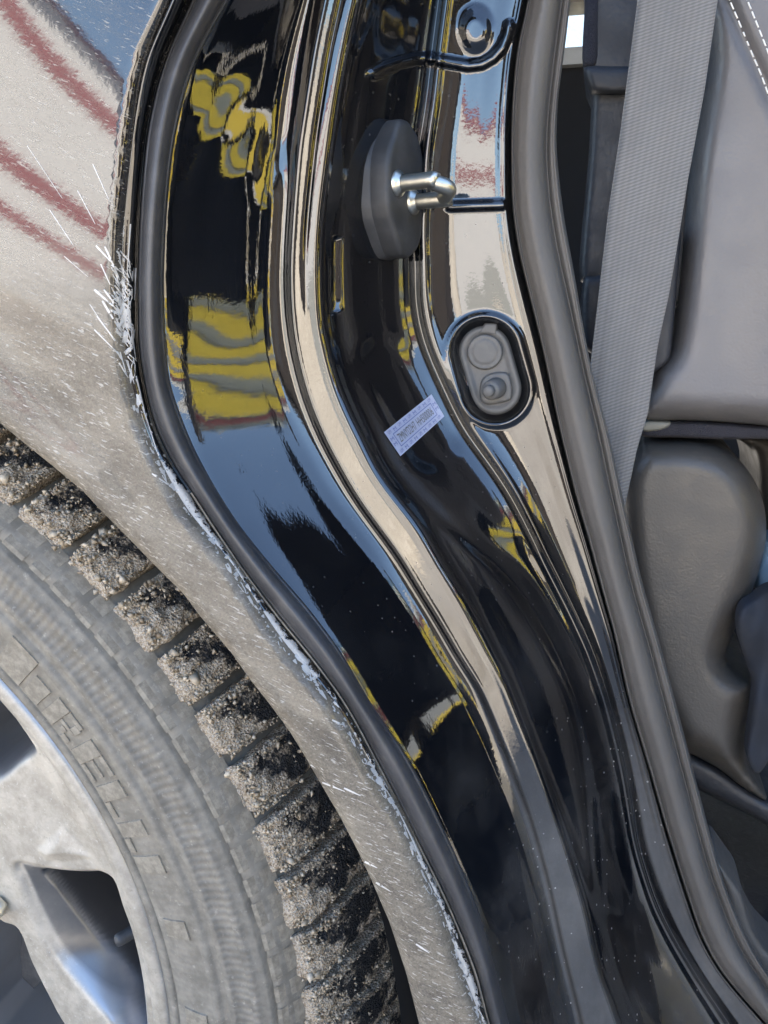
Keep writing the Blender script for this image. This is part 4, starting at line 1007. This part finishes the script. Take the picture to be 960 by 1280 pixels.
quad_sheet('front_blocker_side', [(1.44, .85, 1.57), (1.74, .85, 1.57), (1.74, 1.73, 1.57), (1.44, 1.73, 1.57)], M['dark'], fb, .82)  # unseen block added to cut stray yellow out of the jamb reflection

# ================================================================== CLOTHS ON THE SEAT
cl = pillow('cloth_flap', [(962,735),(950,742),(940,750),(928,758),(922,775),(924,800),(936,838),(942,852),(940,885),(935,920),(934,945),(940,962),(950,966),(966,945),(1010,900),(1080,900),(1080,740),(1000,728)], .560, 14, .008, .012, M['cloth'], None, step=6, smooth_poly=4, hfn=lambda x, y, d: .004*np.sin(x*.12+y*.03)+.003*np.sin(y*.07-x*.05))
cl['label'] = 'dark navy felt cloth hanging over the front edge of the grey seat bolster'; cl['category'] = 'cloth'
c2 = pillow('pale_cloth', [(948,690),(960,672),(1100,660),(1100,760),(1000,755),(962,748),(946,738)], .640, 14, .010, .02, M['pale_cloth'], None, step=6, smooth_poly=4, hfn=lambda x, y, d: .004*np.sin(x*.1+y*.09))
c2['label'] = 'pale blue cloth lying on the seat behind the navy one'; c2['category'] = 'cloth'

# ================================================================== SURROUNDINGS SEEN IN THE PAINT
def ground_mat():
    m, t, b = new_mat('frozen_sandy_ground'); k = NB(t); v = k.coord()
    n = k.noise(v, 1.2, 8, .65); f = k.noise(v, 30, 6, .7)
    c = k.mix(k.ramp(n, .35, .65), (.42, .365, .28), (.66, .60, .50)); c = k.mix(k.ramp(f, .4, .7, 0, .5), c, (.74, .70, .64))
    k.l(c, b.inputs['Base Color']); k.l(k.ramp(n, .3, .7, .28, .5), b.inputs['Roughness']); b.inputs['IOR'].default_value = 1.45
    k.l(k.bump(f, .3, .02), b.inputs['Normal'])
    return m
gr = bpy.data.meshes.new('ground'); s_ = 150
gr.from_pydata([(-s_, -s_, 0), (s_, -s_, 0), (s_, s_, 0), (-s_, s_, 0)], [], [(0, 1, 2, 3)]); go = link('ground', gr, ground_mat(), None, smooth=False, kind='structure')
shade_me = bpy.data.meshes.new('ground_shade'); shade_me.from_pydata([(-12, -1.3, .004), (12, -1.3, .004), (12, 3.2, .004), (-12, 3.2, .004)], [], [(0, 1, 2, 3)])
link('ground_shade', shade_me, simple('ground_shade_tone', (.20, .19, .175), .5, dust=(.5, 3, .4, .7), dcol=(.2, .19, .17)), None, smooth=False, kind='structure')  # shade beside the car, put into the ground colour as a darker patch

def ebox(VV, FF, x0, x1, y0, y1, z0, z1):
    o = len(VV); VV += [(x, y, z) for z in (z0, z1) for x in (x0, x1) for y in (y0, y1)]
    FF += [tuple(o+i for i in f) for f in ((0, 1, 3, 2), (4, 6, 7, 5), (0, 4, 5, 1), (2, 3, 7, 6), (0, 2, 6, 4), (1, 5, 7, 3))]
def part(name, boxes, mat, parent, mw=None):
    VV, FF = [], []
    for b_ in boxes: ebox(VV, FF, *b_)
    me = raw_mesh(name, VV, FF); bm = bmesh.new(); bm.from_mesh(me); bmesh.ops.recalc_face_normals(bm, faces=bm.faces); bm.to_mesh(me); bm.free()
    return link(name, me, mat, parent, smooth=False)
grey_clad = simple('pale_grey_cladding', (.50, .50, .50), .6); redm = simple('dark_red_band', (.20, .045, .055), .6); yel = simple('yellow_cladding', (.80, .57, .07), .6); stripe_grey = simple('grey_cladding', (.30, .31, .30), .6); white_trim = simple('white_fascia', (.75, .73, .68), .6)
# grey buildings with dark red bands behind the viewer
b1 = empty('grey_building', (0, -22, 0), 'tall pale grey building with dark red bands, mirrored in the rear panel', 'building')
part('wall', [(-40, -11.6, -6, 0, 0, 7.5)], grey_clad, b1)
for z, h_ in ((1.95, .35), (3.1, .5), (5.95, .5)): part('red_band', [(-40.01, -11.59, -.01, .03, z, z+h_)], redm, b1)
part('roof_edge', [(-40.03, -11.57, -6.03, .05, 7.5, 7.8)], redm, b1)
b3 = empty('low_grey_building', (0, -22, 0), 'lower pale grey building with two thin dark red bands, mirrored in the jamb flange', 'building')
part('wall', [(-9.6, 2.3, -6, 0, 0, 4.95)], grey_clad, b3)
part('red_band', [(-9.61, 2.31, -.01, .03, 3.75, 4.0)], redm, b3)
part('plinth', [(-9.62, 2.32, -.01, .04, 0, 1.3)], stripe_grey, b3)
part('roof_edge', [(-9.63, 2.33, -6.03, .05, 4.95, 5.25)], redm, b3)
b4 = empty('dark_blocker', (5.4, -6, 0), 'unseen dark brown shed with a low roof, mirrored beside the striker', 'blocker')  # unseen blocker, added only to darken what the jamb flange mirrors
part('wall', [(-2.2, 3.2, -3, 0, 0, 2.6)], simple('blocker_brown', (.028, .022, .018), .7), b4)
part('roof', [(-2.5, 3.5, -3.3, .3, 2.6, 2.85)], simple('blocker_top_dark', (.02, .02, .022), .8), b4)
part('door', [(.2, 1.2, -.02, .05, 0, 2.05)], simple('blocker_grey', (.04, .04, .045), .5), b4)
# yellow and grey striped building in front of the car
b2 = empty('striped_building', (11, -1.5, 0), 'building clad in yellow and grey stripes, mirrored in the outer jamb wall', 'building')
part('wall', [(0, 5, -6, 6.5, 0, 4.55)], stripe_grey, b2)
part('yellow_base', [(-.04, 0, -6, 2.6, .18, .6)], yel, b2)
part('white_panel', [(-.05, 0, 2.6, 6.5, .20, .72)], white_trim, b2)
part('white_base', [(-.05, 0, -6, 6.5, 0, .17)], white_trim, b2)
part('yellow_panel', [(-.06, 0, 2.6, 6.5, .72, 2.2)], yel, b2)
for k in range(5): part('yellow_stripe', [(-.03, 0, -6, 2.6, .75+k*.72, 1.15+k*.72)], yel, b2)
part('red_stripe', [(-.03, 0, -6, 6.5, 4.15, 4.33)], redm, b2)
part('fascia', [(-.06, 5, -6.05, 6.55, 4.55, 4.8)], white_trim, b2)
# snow bank beyond the car, seen through the far window
sn = bpy.data.meshes.new('snow_bank'); n = 40; xs = np.linspace(-8, 12, n); ys = np.linspace(5, 12, 16)
V = [(x, y, max(0, 5.0*math.sin((y-5)/7*math.pi*.5)+.25*math.sin(x*1.3+y)+.15*math.sin(x*3.1-y*2))) for x in xs for y in ys]
sn.from_pydata(V, [], [tuple(int(i) for i in q) for q in grid_faces(n, 16)])
so_ = link('snow_bank', sn, simple('old_snow', (.72, .73, .72), .7), None); so_['kind'] = 'structure'

sn2 = bpy.data.meshes.new('reflection_ridge'); xs = np.linspace(-2, 26, 50); ys = np.linspace(-46, -28, 14)  # unseen pale ridge, added to make the jamb step reflect cream
V = [(x, y, max(0, (5.6+.5*math.sin(x*.9)+.3*math.sin(x*2.3+y))*math.sin((y+46)/18*math.pi)**.7)) for x in xs for y in ys]
sn2.from_pydata(V, [], [tuple(int(i) for i in q) for q in grid_faces(50, 14)]); so2 = link('reflection_ridge', sn2, ground_mat(), None); so2['kind'] = 'structure'
# ---- parent offsets: every mesh was written in world coordinates
car_inv = Matrix.Translation(car.location).inverted()
for o in list(col.objects):
    if o.type != 'MESH' or o.parent is None: continue
    if o.parent in (b1, b2, b3, b4): continue
    if o.name.startswith('tread_block'): continue
    if o.parent is car: o.location = -car.location
    elif o.parent is wheel: o.location = -Vector(wheel_pos)
